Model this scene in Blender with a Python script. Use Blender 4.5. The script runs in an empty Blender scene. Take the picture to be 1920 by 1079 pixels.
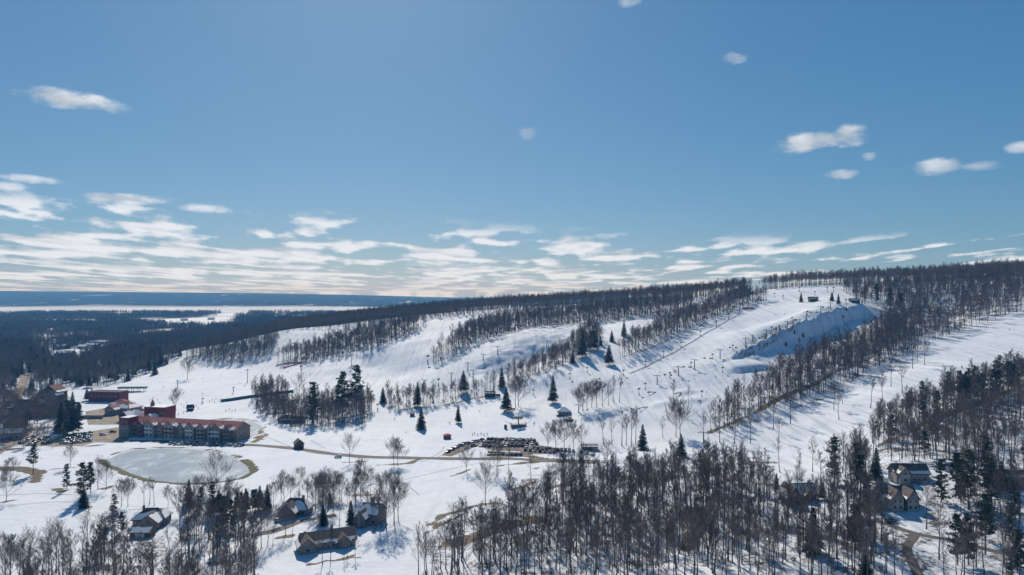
import bpy, bmesh, math, random
import numpy as np
from mathutils import Vector, Matrix
random.seed(7); RNG = np.random.default_rng(11)
S = bpy.context.scene; COL = S.collection; R = math.radians

# ------------------------------------------------------------------ camera
F, VH, H = 1280.0, 548.0, 100.0          # focal length in photo pixels, horizon row, camera height
cd = bpy.data.cameras.new('camera'); cam = bpy.data.objects.new('camera', cd); COL.objects.link(cam)
cd.sensor_width = 36.0; cd.lens = 36.0 * F / 1920.0; cd.shift_y = (VH - 539.5) / 1920.0
cd.clip_start = 1.0; cd.clip_end = 60000.0
cam.location = (0, 0, H); cam.rotation_euler = (R(90), 0, 0); S.camera = cam

# ------------------------------------------------------------------ light
SUN_AZ, SUN_EL = R(-13.0), R(37.0)       # azimuth from +Y towards +X
sdir = Vector((math.sin(SUN_AZ) * math.cos(SUN_EL), math.cos(SUN_AZ) * math.cos(SUN_EL), math.sin(SUN_EL)))
sl = bpy.data.lights.new('sun', 'SUN'); sun = bpy.data.objects.new('sun', sl); COL.objects.link(sun)
sl.energy = 3.7; sl.angle = R(0.55); sl.color = (1.0, 0.925, 0.82)
sun.rotation_euler = sdir.to_track_quat('Z', 'Y').to_euler()
vs = S.view_settings; vs.view_transform = 'Standard'; vs.look = 'None'; vs.exposure = 0.15; vs.gamma = 1.0
vs.use_curve_mapping = False
S.cycles.volume_bounces = 1; S.cycles.max_bounces = 4; S.cycles.diffuse_bounces = 1; S.cycles.glossy_bounces = 1; S.cycles.transmission_bounces = 1; S.cycles.transparent_max_bounces = 8

W = bpy.data.worlds.new('World'); S.world = W; W.use_nodes = True; W.cycles.sampling_method = 'MANUAL'; W.cycles.sample_map_resolution = 512
def build_world():
    nt = W.node_tree; N = nt.nodes; L = nt.links; N.clear()
    def mth(op, a, b=None, c=None):
        n = N.new('ShaderNodeMath'); n.operation = op
        for i, x in enumerate((a, b, c)):
            if x is None: continue
            if isinstance(x, (int, float)): n.inputs[i].default_value = x
            else: L.new(x, n.inputs[i])
        return n.outputs[0]
    def smooth(x, lo, hi):
        n = N.new('ShaderNodeMapRange'); n.interpolation_type = 'SMOOTHSTEP'
        L.new(x, n.inputs[0]); n.inputs[1].default_value = lo; n.inputs[2].default_value = hi
        return n.outputs[0]
    out = N.new('ShaderNodeOutputWorld'); bg = N.new('ShaderNodeBackground'); L.new(bg.outputs[0], out.inputs[0])
    sky = N.new('ShaderNodeTexSky'); sky.sky_type = 'NISHITA'; sky.sun_disc = False
    sky.sun_elevation = SUN_EL; sky.sun_rotation = SUN_AZ; sky.altitude = 300
    sky.air_density = 1.0; sky.dust_density = 0.5; sky.ozone_density = 4.0
    # one colour grade for the whole sky
    sc = N.new('ShaderNodeSeparateColor'); L.new(sky.outputs[0], sc.inputs[0]); hs = N.new('ShaderNodeCombineColor')
    L.new(mth('MULTIPLY', sc.outputs[0], 0.47), hs.inputs[0]); L.new(mth('MULTIPLY', mth('POWER', mth('MULTIPLY', sc.outputs[1], 0.0523), 0.72), 9.5), hs.inputs[1]); L.new(mth('MULTIPLY', mth('POWER', mth('MULTIPLY', sc.outputs[2], 0.063), 0.62), 9.9), hs.inputs[2])
    tc = N.new('ShaderNodeTexCoord'); sp = N.new('ShaderNodeSeparateXYZ'); L.new(tc.outputs['Generated'], sp.inputs[0])
    x, y, z = sp.outputs
    az = mth('ARCTAN2', x, y)
    el = mth('ARCSINE', z)
    zc = mth('MAXIMUM', z, 0.004)
    # broken stratocumulus in one layer, seen in perspective: rows get closer and flatter towards the horizon
    row = mth('LOGARITHM', mth('ADD', mth('MAXIMUM', el, 0.0), 0.016), 2.718)
    def layer(off, scale, detail, rough, sx, sy, dz=0.0):
        wid = mth('DIVIDE', az, mth('POWER', mth('ADD', mth('MAXIMUM', el, 0.0), 0.016), 0.55))
        cv = N.new('ShaderNodeCombineXYZ')
        L.new(mth('MULTIPLY', wid, sx), cv.inputs[0]); L.new(mth('MULTIPLY_ADD', row, sy, dz), cv.inputs[1]); cv.inputs[2].default_value = off
        n = N.new('ShaderNodeTexNoise'); n.noise_dimensions = '3D'
        n.inputs['Scale'].default_value = scale; n.inputs['Detail'].default_value = detail; n.inputs['Roughness'].default_value = rough
        L.new(cv.outputs[0], n.inputs['Vector']); return n.outputs['Fac']
    d1 = layer(4.2, 2.0, 2, 0.5, 1.45, 2.1)
    d2 = layer(4.2, 2.0, 2, 0.5, 1.45, 2.1, dz=-0.16)     # the same layer a little lower: tells tops from bases
    cvb = N.new('ShaderNodeCombineXYZ'); L.new(az, cvb.inputs[0]); L.new(mth('MULTIPLY', el, 2.4), cvb.inputs[1])
    nb = N.new('ShaderNodeTexNoise'); nb.inputs['Scale'].default_value = 28; nb.inputs['Detail'].default_value = 5; nb.inputs['Roughness'].default_value = 0.6
    L.new(cvb.outputs[0], nb.inputs['Vector'])
    dn = mth('ADD', d1, mth('MULTIPLY_ADD', nb.outputs['Fac'], 0.46, -0.23))
    azl = smooth(az, 0.45, -0.55)
    el2 = mth('SUBTRACT', el, mth('MULTIPLY', azl, 0.046))
    cov = smooth(el2, 0.10, 0.0)
    th = mth('ADD', mth('MULTIPLY_ADD', cov, -0.10, 0.515), mth('MULTIPLY', smooth(az, 0.22, 0.55), 0.06))
    dens = smooth(mth('SUBTRACT', dn, th), 0.0, 0.14)
    dens = mth('MULTIPLY', dens, smooth(el2, 0.085, 0.055))
    # a few separate fair-weather clouds higher up
    P = lambda u, v: ((math.atan((u - 960) / F)), math.atan((VH - v) / math.hypot(F, u - 960)))
    blobs = [(140,188,85,17,1.0),(1500,270,50,22,1.0),(1548,262,40,16,.9),(1595,254,38,22,1.0),(1375,110,24,11,.55),(1757,312,40,15,.75),(1838,312,30,10,.5),(1580,327,28,10,.7),
             (235,373,70,11,1.0),(368,390,42,9,.95),(52,335,48,8,.8),(10,350,30,9,.8),(990,252,18,14,.35),(1915,277,24,10,.7),(1630,293,14,8,.55),(1180,5,22,9,.4)]
    nbo = mth('MULTIPLY_ADD', nb.outputs['Fac'], 2.6, -1.3)
    tot = None
    for (u, v, rx, ry, k) in blobs:
        a0, e0 = P(u, v)
        dx = mth('MULTIPLY', mth('SUBTRACT', az, a0), F / rx); dy = mth('MULTIPLY', mth('SUBTRACT', el, e0), F / ry)
        # flat base: squeeze the lower half
        r2 = mth('ADD', mth('MULTIPLY', dx, dx), mth('MULTIPLY', dy, dy))
        m = mth('MULTIPLY', smooth(mth('SUBTRACT', mth('SUBTRACT', 0.75, r2), mth('MULTIPLY', nbo, -1.0)), -0.25, 1.0), k)
        tot = m if tot is None else mth('MAXIMUM', tot, m)
    dens = mth('MAXIMUM', dens, tot)
    shade = mth('ADD', mth('SUBTRACT', d1, d2), mth('MULTIPLY_ADD', nb.outputs['Fac'], 0.25, -0.125))
    sh = smooth(shade, -0.16, 0.10)
    cc = N.new('ShaderNodeMix'); cc.data_type = 'RGBA'; L.new(sh, cc.inputs[0])
    cc.inputs[6].default_value = (6.6, 7.3, 8.1, 1); cc.inputs[7].default_value = (10.8, 11.2, 11.9, 1)
    mx = N.new('ShaderNodeMix'); mx.data_type = 'RGBA'
    L.new(mth('MULTIPLY', dens, 0.93), mx.inputs[0]); L.new(hs.outputs[0], mx.inputs[6]); L.new(cc.outputs[2], mx.inputs[7])
    L.new(mx.outputs[2], bg.inputs[0]); bg.inputs[1].default_value = 0.07
build_world()
# ------------------------------------------------------------------ terrain heights
def P3(u, v, d):                      # photo pixel at distance d (along +Y) -> world point
    return ((u - 960) / F * d, d, H - (v - VH) / F * d)
CP = []
def cp(*pts):
    for p in pts: CP.append(P3(*p))
def cz(*pts):                         # pixel + height
    for (u, v, z) in pts:
        d = (H - z) * F / (v - VH); CP.append(P3(u, v, d))
# plain round the village, the golf course and the pond
for x in (-900, -600, -400, -250, -120, 0, 60):
    for y in (60, 180, 260, 340, 420): CP.append((x, y, 0.0))
cz((100,800,0),(250,820,0),(400,825,0),(520,830,0),(650,860,0),(800,850,0),(900,850,0),(1000,850,1),(1080,840,2),
   (250,760,1),(330,745,2),(430,790,0),(500,800,0),(620,805,1),(700,805,1),(800,815,1),(900,815,1.5),(970,800,3),(1057,779,8),(1037,757,11),
   (950,770,6),(880,770,4),(800,745,8),(700,760,4),(600,760,3),(600,705,11),(520,692,12),(480,735,4),(400,700,6),(250,715,2),(180,740,1),
   (700,690,16),(760,700,15),(660,735,7),(1000,735,14),(940,735,11),(860,722,14))
# far plain
for (x, y, z) in [(-900,700,0),(-900,1000,0),(-600,1150,2),(-450,1150,4),(-900,1600,0),(-300,1700,4),(300,2200,5),(1200,2400,10),(-2500,1500,0),(-2500,300,0),(-3000,3500,0),(0,3600,0),(3000,3600,0),
                  (-6000,4000,0),(6000,4000,5),(-4000,0,0),(0,-800,0),(-1500,-800,0),(2500,-800,10),(5000,1500,40)]: CP.append((x, y, z))
# the nose of the ridge and the run beside it
cp((342,668,960),(380,680,885),(440,690,835),(500,690,800),(360,655,985),(420,648,960),(470,634,960),(525,622,950),(530,650,885),(520,675,835),
   (600,618,960),(640,640,890),(600,665,835),(700,615,960),(690,660,800),(760,606,950),(800,604,920),(860,602,905),(780,640,800),(820,660,735),(740,665,770),
   (650,690,745))
# ridge crest carrying on left and behind
cp((600,606,1300),(700,598,1220),(780,592,1130),(860,584,1080),(960,577,1050),(1080,570,1020),(1200,564,980),(1300,559,950),(1400,548,900))
for (x, y, z) in [(-330,1500,10),(-150,1500,20),(100,1450,30),(400,1400,45),(700,1300,70),(1000,1200,95),(500,1200,92),(760,1080,112)]: CP.append((x, y, z))
# middle run, strip of wood, mogul dome
cp((900,600,900),(920,625,820),(860,640,780),(840,672,720),(900,645,745),(960,628,755),(1020,617,780),(1085,611,800),(1000,592,910),(1100,590,900),(1200,580,890),(1300,572,880),
   (1040,628,738),(1000,640,720),(940,660,690),(890,680,675),(1080,625,745),(1060,650,712),(1000,680,690),(940,703,655),(890,710,630),(1100,640,705))
cp((1120,612,800),(1180,605,790),(1130,640,690),(1140,685,615),(1100,668,640),(1060,690,618),(1010,712,598),(1200,640,680),(1250,600,800))
# the main run
cp((1440,545,880),(1500,541,860),(1560,539,850),(1600,541,830),(1420,575,800),(1500,562,790),(1560,556,780),(1400,620,690),(1340,600,745),(1300,640,660),(1300,672,612),(1220,660,640),
   (1220,705,570),(1150,700,585),(1100,745,543),(1180,740,535),(1250,730,535),(1160,780,490),(1230,790,470),(1300,760,485),(1470,600,715))
# scarp at the right edge of the main run: crest then toe
cp((1605,568,712),(1570,575,692),(1540,584,672),(1500,599,652),(1460,618,632),(1425,638,612),(1395,652,598),(1350,676,580))
TOE = [(1640,590,700),(1610,605,690),(1580,618,672),(1550,632,652),(1510,648,630),(1470,655,615),(1430,667,598),(1385,679,583),(1350,682,576)]
CREST = [(1612,567,716),(1605,568,712),(1570,575,692),(1540,584,672),(1500,599,652),(1460,618,632),(1425,638,612),(1395,652,598),(1350,676,580)]
cp(*TOE)
cp((1655,580,720),(1640,612,655),(1590,645,610),(1540,670,580),(1480,695,555),(1420,715,532),(1360,735,515),(1300,800,450),(1340,770,475))
# diagonal strip of wood and the wide run on the right
cp((1330,812,438),(1400,775,462),(1470,735,490),(1550,690,530),(1650,650,585),(1700,615,640),(1640,700,520),(1560,745,480),(1480,790,440))
cp((1920,585,620),(1920,625,560),(1840,650,535),(1750,690,485),(1660,735,452),(1600,775,428),(1520,825,402),(1450,850,385),(1400,850,392),(1800,620,615),(1720,660,545))
cp((1700,545,790),(1650,552,810),(1750,575,720),(1800,540,770),(1900,520,760),(1900,560,670),(1820,585,680))
# lower right: the spur, the houses
cp((1920,720,430),(1850,745,412),(1760,775,392),(1700,805,374),(1640,835,362),(1920,790,365),(1800,830,335),(1900,850,310),(1700,860,318),(1600,870,335),(1550,860,362),
   (1700,930,275),(1800,930,272),(1900,915,272),(1700,1040,222),(1900,1040,222),(1500,925,300),(1500,1000,258),(1500,1075,222),(1400,900,330),(1400,1000,262),(1300,870,362),(1300,960,290),(1300,1075,230),
   (1200,850,385),(1200,960,300),(1200,1075,236),(1100,860,392),(1100,960,306),(1080,1075,239),(1000,900,362),(960,1000,282),(900,960,310),(860,1075,242))
for (x, y, z) in [(560,300,45),(700,420,75),(800,560,95),(900,700,112),(1100,850,118),(420,150,18),(250,120,8),(1200,400,90),(1600,900,110),(1500,100,50),(900,100,40),(120,100,2)]: CP.append((x, y, z))
CP = np.array(CP)
CK = 9.0
def _phi(r2): return np.sqrt(r2 + CK * CK)
def _solve():
    n = len(CP); X = CP[:, :2]
    A = np.zeros((n + 3, n + 3)); d2 = ((X[:, None] - X[None]) ** 2).sum(-1)
    A[:n, :n] = _phi(d2) - np.eye(n) * 3.0
    A[:n, n] = 1; A[:n, n + 1:] = X / 1000; A[n, :n] = 1; A[n + 1:, :n] = (X / 1000).T
    return np.linalg.solve(A, np.concatenate([CP[:, 2], np.zeros(3)]))
CW = _solve()
def rbf(x, y):
    x = np.asarray(x, float); y = np.asarray(y, float); sh = x.shape; x = x.ravel(); y = y.ravel()
    out = np.empty_like(x)
    for i in range(0, len(x), 20000):
        d2 = (x[i:i+20000, None] - CP[None, :, 0]) ** 2 + (y[i:i+20000, None] - CP[None, :, 1]) ** 2
        out[i:i+20000] = _phi(d2) @ CW[:-3] + CW[-3] + CW[-2] * x[i:i+20000] / 1000 + CW[-1] * y[i:i+20000] / 1000
    return out.reshape(sh)
def sstep(x, a, b):
    t = np.clip((x - a) / (b - a), 0, 1); return t * t * (3 - 2 * t)
# value noise for relief and placement
_G = RNG.random((256, 256))
def vnoise(x, y):
    xi = np.floor(x).astype(int); yi = np.floor(y).astype(int); fx = x - xi; fy = y - yi
    fx = fx * fx * (3 - 2 * fx); fy = fy * fy * (3 - 2 * fy)
    g = lambda a, b: _G[a & 255, b & 255]
    return (g(xi, yi) * (1 - fx) + g(xi + 1, yi) * fx) * (1 - fy) + (g(xi, yi + 1) * (1 - fx) + g(xi + 1, yi + 1) * fx) * fy
def fbm(x, y, o=4):
    s = 0; a = 0.5
    for k in range(o): s = s + a * vnoise(x * 2 ** k + 17.3 * k, y * 2 ** k + 5.1 * k); a *= 0.5
    return s
def inpoly(poly, u, v):
    u = np.asarray(u, float); v = np.asarray(v, float); c = np.zeros(u.shape, bool); n = len(poly)
    for i in range(n):
        x1, y1 = poly[i]; x2, y2 = poly[(i + 1) % n]
        if y1 == y2: continue
        k = ((y1 > v) != (y2 > v)) & (u < (x2 - x1) * (v - y1) / (y2 - y1) + x1); c ^= k
    return c
def uv_of(x, y, z):
    return 960 + F * x / y, VH + F * (H - z) / y
def axis(lo, hi, step, far_lo, far_hi, g=1.09):
    a = list(np.arange(lo, hi + .1, step)); s = step; t = a[-1]
    while t < far_hi: s *= g; t += s; a.append(t)
    s = step; t = a[0]; b = []
    while t > far_lo: s *= g; t -= s; b.append(t)
    return np.array(b[::-1] + a)
GX = axis(-480, 640, 3.0, -8600, 8600); GY = axis(170, 1000, 3.0, -1300, 10200)
XX, YY = np.meshgrid(GX, GY)
ZZ = rbf(np.clip(XX, -6000, 6000), np.clip(YY, -800, 4000))
ZZ = np.where(ZZ < 0, ZZ * 0.15, ZZ)
farw = sstep(YY, 2300, 3000) + sstep(np.abs(XX), 2500, 4500); ZZ = ZZ * (1 - np.clip(farw, 0, 1))
# flat-out for the plain
plain = sstep(ZZ, 3.0, 0.6); ZZ = ZZ * (1 - 0.8 * plain)
# bumps: moguls, park jumps, natural relief
UU, VV = uv_of(XX, np.maximum(YY, 1), ZZ); VV = np.where(YY < 20, 9999, VV)
hillw = sstep(ZZ, 2, 12)
ZZ += hillw * (fbm(XX / 38, YY / 38) - 0.47) * 3.0 * sstep(YY, 1500, 900)
ZZ += (fbm(XX / 14 + 9, YY / 14) - 0.47) * 0.7
MOG = [(872,702),(905,672),(960,645),(1030,624),(1090,614),(1105,630),(1060,660),(1000,690),(940,712)]
mg = inpoly(MOG, UU, VV) & (YY < 850) & (YY > 560)
a = np.deg2rad(35); xr = XX * np.cos(a) + YY * np.sin(a); yr = -XX * np.sin(a) + YY * np.cos(a)
ZZ += np.where(mg, 3.2 * (np.abs(vnoise(xr / 10, yr / 6.5) - .5) + np.abs(vnoise(xr / 6.5 + 40, yr / 5.5) - .5) - .5), 0)
def mound(u, v, d, rx, ryn, ryf, h, rot=0.0):
    global ZZ
    x0, y0, _ = P3(u, v, d); dx = (XX - x0) * math.cos(rot) + (YY - y0) * math.sin(rot); dy = -(XX - x0) * math.sin(rot) + (YY - y0) * math.cos(rot)
    e = (dx / rx) ** 2 + np.where(dy < 0, dy / ryn, dy / ryf) ** 2
    ZZ = ZZ + h * sstep(e, 1.0, 0.0)
mound(1408, 687, 562, 26, 5, 26, 4.0, 0.3)
def scarp():
    global ZZ
    def line(px):
        pts = np.array([P3(*p) for p in px]); D = np.full(XX.shape, 1e9); Zl = np.zeros(XX.shape)
        for p, q in zip(pts[:-1], pts[1:]):
            w = q[:2] - p[:2]; t = np.clip(((XX - p[0]) * w[0] + (YY - p[1]) * w[1]) / (w @ w), 0, 1); d = np.hypot(XX - p[0] - t * w[0], YY - p[1] - t * w[1]); m = d < D
            D = np.where(m, d, D); Zl = np.where(m, p[2] + t * (q[2] - p[2]), Zl)
        return pts, D, Zl
    pc, dc, zc = line(CREST); pt, dt, zt = line(TOE); poly = [tuple(p[:2]) for p in pc] + [tuple(p[:2]) for p in pt[::-1]]
    ins = inpoly(poly, XX, YY); sfr = dc / (dc + dt + 1e-6); wob = (fbm(XX / 13, YY / 13) - .47) * 5.0
    ZZ = np.where(ins, zc * (1 - sfr) + zt * sfr + wob * np.sin(np.pi * sfr), ZZ)
scarp()
mound(1300, 745, 495, 14, 5, 16, 1.6, 0.4); mound(1240, 762, 500, 10, 4, 10, 1.2, 0.3); mound(1285, 725, 520, 12, 5, 12, 1.4, 0.4)
mound(312, 857, 415, 7, 5, 4, 3.2)                                  # ploughed pile by the pond
# pond hollows: flat ice a little below the banks
POND = [(200,862),(225,850),(250,843),(300,840),(350,840),(400,846),(440,857),(462,872),(468,884),(445,896),(400,903),(340,904),(290,899),(250,888),(225,876),(203,868)]
POND2 = [(388,789),(430,785),(470,789),(492,798),(480,812),(468,822),(430,806),(395,798)]
def poly_world(poly, z=0.0):
    return [((u - 960) / F * ((H - z) * F / (v - VH)), (H - z) * F / (v - VH)) for (u, v) in poly]
PW, PW2 = poly_world(POND), poly_world(POND2)
def polydist(poly, X, Y):
    d = np.full(X.shape, 1e9); n = len(poly)
    for i in range(n):
        ax, ay = poly[i]; bx, by = poly[(i + 1) % n]; vx, vy = bx - ax, by - ay
        t = np.clip(((X - ax) * vx + (Y - ay) * vy) / (vx * vx + vy * vy + 1e-9), 0, 1)
        d = np.minimum(d, np.hypot(X - ax - t * vx, Y - ay - t * vy))
    return np.where(inpoly(poly, X, Y), -d, d)
near = (YY > 300) & (YY < 600) & (XX < 0)
PD = np.full(XX.shape, 1e3); PD[near] = polydist(PW, XX[near], YY[near])
PD2 = np.full(XX.shape, 1e3); PD2[near] = polydist(PW2, XX[near], YY[near])
for D in (PD, PD2): ZZ = ZZ * sstep(D, 0, 14) - 1.1 * sstep(D, 3.5, -3.0)
# lake and the hills beyond
UF = 960 + F * XX / np.maximum(YY, 1)
lake = sstep(YY, 3330, 3420); ZZ = np.where(YY > 3330, -6 * lake, ZZ)
crest = 100 - (np.interp(UF, [-400, 0, 250, 500, 700, 860, 1200, 2400], [545, 547, 549.5, 552, 556.5, 562, 560, 556]) - VH) / F * 9000
shore = 4620 + 500 * (fbm(XX / 1300, XX * 0 + 3.3) - .5)
far = sstep(YY, shore, 9000)
ZZ = np.where(YY > 4200, -6 + far * (crest + 6) + sstep(YY, shore, shore + 90) * (9 + (fbm(XX / 700, YY / 700) - .48) * 40 * (1 - 0.7 * sstep(YY, 7500, 9500))), ZZ)
def zat(x, y):
    x = np.asarray(x, float); y = np.asarray(y, float)
    i = np.clip(np.searchsorted(GX, x) - 1, 0, len(GX) - 2); j = np.clip(np.searchsorted(GY, y) - 1, 0, len(GY) - 2)
    fx = np.clip((x - GX[i]) / (GX[i + 1] - GX[i]), 0, 1); fy = np.clip((y - GY[j]) / (GY[j + 1] - GY[j]), 0, 1)
    return (ZZ[j, i] * (1 - fx) + ZZ[j, i + 1] * fx) * (1 - fy) + (ZZ[j + 1, i] * (1 - fx) + ZZ[j + 1, i + 1] * fx) * fy
_T = np.concatenate([np.arange(120, 1400, 1.5), np.arange(1400, 6000, 12)])
def G(u, v):                           # where the sight line through a photo pixel meets the ground
    x = (u - 960) / F * _T; z = H - (v - VH) / F * _T
    below = np.nonzero(zat(x, _T) >= z)[0]
    d = _T[below[0]] if len(below) else 900.0
    X = (u - 960) / F * d
    return Vector((X, d, float(zat(X, d))))
# ------------------------------------------------------------------ materials
MATS = {}
def new_mat(name):
    m = bpy.data.materials.new(name); m.use_nodes = True; nt = m.node_tree
    b = nt.nodes['Principled BSDF']; MATS[name] = m
    return m, nt, b
def tint_noise(nt, b, c1, c2, scale, detail=3, coord='Object', lo=0.35, hi=0.65, bump=0.0, rough=None):
    N, L = nt.nodes, nt.links
    tc = N.new('ShaderNodeTexCoord'); n = N.new('ShaderNodeTexNoise'); n.inputs['Scale'].default_value = scale; n.inputs['Detail'].default_value = detail
    L.new(tc.outputs[coord], n.inputs['Vector'])
    r = N.new('ShaderNodeMapRange'); r.inputs[1].default_value = lo; r.inputs[2].default_value = hi; L.new(n.outputs['Fac'], r.inputs[0])
    x = N.new('ShaderNodeMix'); x.data_type = 'RGBA'; x.inputs[6].default_value = (*c1, 1); x.inputs[7].default_value = (*c2, 1)
    L.new(r.outputs[0], x.inputs[0]); L.new(x.outputs[2], b.inputs['Base Color'])
    if bump:
        bp = N.new('ShaderNodeBump'); bp.inputs['Strength'].default_value = bump; bp.inputs['Distance'].default_value = 0.05
        L.new(n.outputs['Fac'], bp.inputs['Height']); L.new(bp.outputs[0], b.inputs['Normal'])
    return x
def mat(name, col, rough=0.7, var=0.25, scale=1.5, metallic=0.0, coord='Object', spec=0.3, bump=0.0):
    if name in MATS: return MATS[name]
    m, nt, b = new_mat(name)
    c2 = tuple(c * (1 + var) for c in col); c1 = tuple(c * (1 - var) for c in col)
    tint_noise(nt, b, c1, c2, scale, coord=coord, bump=bump)
    b.inputs['Roughness'].default_value = rough; b.inputs['Metallic'].default_value = metallic; b.inputs['Specular IOR Level'].default_value = spec
    return m
def glass_mat(name='window_glass', col=(0.03, 0.04, 0.05)):
    if name in MATS: return MATS[name]
    m, nt, b = new_mat(name); tint_noise(nt, b, col, tuple(c * 1.8 for c in col), 0.7)
    b.inputs['Roughness'].default_value = 0.08; b.inputs['Specular IOR Level'].default_value = 0.7
    return m
def tag(o, label=None, cat=None, group=None, kind=None):
    if label: o['label'] = label
    if cat: o['category'] = cat
    if group: o['group'] = group
    if kind: o['kind'] = kind
    return o
def link(name, me, m=None, parent=None):
    o = bpy.data.objects.new(name, me); COL.objects.link(o)
    if m is not None and len(me.materials) == 0: me.materials.append(m)
    if parent is not None: o.parent = parent
    return o
def mesh_of(name, verts, faces, smooth=False):
    me = bpy.data.meshes.new(name); me.from_pydata([tuple(v) for v in verts], [], faces); me.update()
    if smooth: me.polygons.foreach_set('use_smooth', [True] * len(me.polygons))
    return me
def grid_mesh(name, X, Y, Z, attrs=None, smooth=True):
    ny, nx = X.shape; co = np.stack([X, Y, Z], -1).reshape(-1, 3).astype(np.float32)
    i = np.arange(nx * ny).reshape(ny, nx)
    f = np.stack([i[:-1, :-1], i[:-1, 1:], i[1:, 1:], i[1:, :-1]], -1).reshape(-1, 4).astype(np.int32)
    me = bpy.data.meshes.new(name); me.vertices.add(len(co)); me.vertices.foreach_set('co', co.ravel())
    me.loops.add(f.size); me.loops.foreach_set('vertex_index', f.ravel()); me.polygons.add(len(f))
    me.polygons.foreach_set('loop_start', np.arange(0, f.size, 4, dtype=np.int32)); me.polygons.foreach_set('loop_total', np.full(len(f), 4, np.int32))
    me.polygons.foreach_set('use_smooth', np.full(len(f), smooth)); me.update(calc_edges=True)
    for k, a in (attrs or {}).items():
        at = me.attributes.new(k, 'FLOAT', 'POINT'); at.data.foreach_set('value', a.ravel().astype(np.float32))
    return me

# ------------------------------------------------------------------ what lies on the snow (photo-pixel outlines of bare earth, grass and leaf litter)
UU, VV = uv_of(XX, np.maximum(YY, 1), ZZ); VV = np.where(YY < 60, 9999, VV)
bare = np.zeros(XX.shape); grass = np.zeros(XX.shape); litter = np.zeros(XX.shape)
core = (YY > 190) & (YY < 640)
def patch(arr, pts, w, val=1.0):       # a broken band along a pixel polyline, w in metres
    global bare, grass, litter
    wp = [tuple(G(*p)[:2]) for p in pts]
    for (a0, b0), (a1, b1) in zip(wp[:-1], wp[1:]):
        vx, vy = a1 - a0, b1 - b0; t = np.clip(((XX - a0) * vx + (YY - b0) * vy) / (vx * vx + vy * vy + 1e-6), 0, 1)
        d = np.hypot(XX - a0 - t * vx, YY - b0 - t * vy)
        np.maximum(arr, val * sstep(d, w * 1.25, w * 0.5), out=arr)
# green bank round the near side of the pond, brown on the far side
np.maximum(grass, np.where(VV > 862, sstep(np.abs(PD - 2.3), 3.8, 1.0) * (0.8 + 0.3 * vnoise(XX / 9, YY / 9)), 0), out=grass)
np.maximum(bare, np.where(VV <= 862, sstep(np.abs(PD - 2.2), 2.6, 0.6) * (0.2 + 0.8 * vnoise(XX / 8, YY / 8)), 0), out=bare)
np.maximum(bare, sstep(np.abs(PD2 - 2.2), 2.6, 0.6) * (0.3 + 0.6 * vnoise(XX / 7, YY / 7)), out=bare)
for pts, w in [([(0,879),(40,880),(72,888)],6),([(72,888),(66,905)],4),([(25,842),(0,846)],3),([(0,945),(30,938)],2.5),([(105,918),(118,924)],3.5),([(135,910),(165,905)],3),([(190,918),(215,912)],3),
               ([(105,880),(160,876)],1.2),([(140,868),(158,872)],1.2),([(100,872),(128,871)],1.2),([(150,838),(190,836)],2.5),([(40,842),(20,844)],4),
               ([(640,868),(685,866)],2.2),([(710,873),(770,870),(785,862)],3),([(850,893),(880,882)],2.5),([(915,862),(880,862)],3),([(925,875),(985,868)],2.5),([(975,870),(1010,866)],4),
               ([(1000,858),(1060,866)],5),([(810,985),(830,968),(900,948),(930,944)],3.0),([(880,960),(800,1000)],2),([(960,920),(1000,905)],3),([(1010,925),(1080,900)],3),([(850,1020),(960,985),(1010,975)],6),
               ([(575,1062),(640,1052),(680,1045)],1.6),([(640,1050),(665,1044)],1.6),([(555,1072),(575,1066),(600,1070)],1.0),([(660,930),(700,930)],3),([(690,912),(700,909)],1.5),([(520,1010),(550,1005)],3),
               ([(470,806),(500,815),(475,830)],3),([(480,822),(520,828)],2.0),([(1300,955),(1310,990),(1290,1030)],5),([(1330,812),(1400,782),(1480,742),(1560,702),(1640,668)],3.0),
               ([(1730,800),(1800,770),(1900,732)],4),([(1640,840),(1720,805)],3),([(1570,930),(1600,935)],3),([(1640,960),(1665,950)],3),([(1420,770),(1520,722)],2.5),([(1140,757),(1090,772)],1.2),
               ([(740,770),(820,763),(925,742)],2.5),([(545,800),(690,797)],2.0),([(810,682),(870,660),(920,640)],2.0),([(1165,672),(1230,650),(1300,618),(1380,580)],1.6)]:
    patch(bare, pts, w, 0.58 if w < 3.1 else 0.68)
# woods: litter shows through thin snow
WOODS_LITTER = [[(790,1079),(800,1010),(930,930),(1010,870),(1290,850),(1460,860),(1460,960),(1620,960),(1640,1079)],[(1640,840),(1760,760),(1920,700),(1920,1079),(1600,1079),(1600,940)],
                [(0,1079),(130,1050),(220,1000),(480,1000),(480,1079)],[(1325,815),(1340,785),(1520,675),(1660,610),(1760,600),(1700,680),(1560,745),(1360,815)],
                [(1620,575),(1660,640),(1800,622),(1920,580),(1920,490),(1600,530)],[(345,672),(420,650),(522,626),(505,665),(440,684)],[(515,682),(640,640),(800,608),(700,655),(580,680)],
                [(800,690),(860,640),(1000,600),(1300,572),(1300,590),(1090,611),(900,645)],[(470,745),(480,775),(545,802),(690,797),(700,745)],[(0,640),(330,690),(240,730),(150,800),(0,800)]]
for i, p in enumerate(WOODS_LITTER):
    np.maximum(litter, np.where(inpoly(p, UU, VV) & (YY < 1500), 0.24 if i == 9 else 0.36, 0), out=litter)
farwood = sstep(YY, 1000, 1150) * np.where(YY < 3400, 1, 0) * np.where((ZZ < 70) | (YY > 1150), 1, 0)
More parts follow.
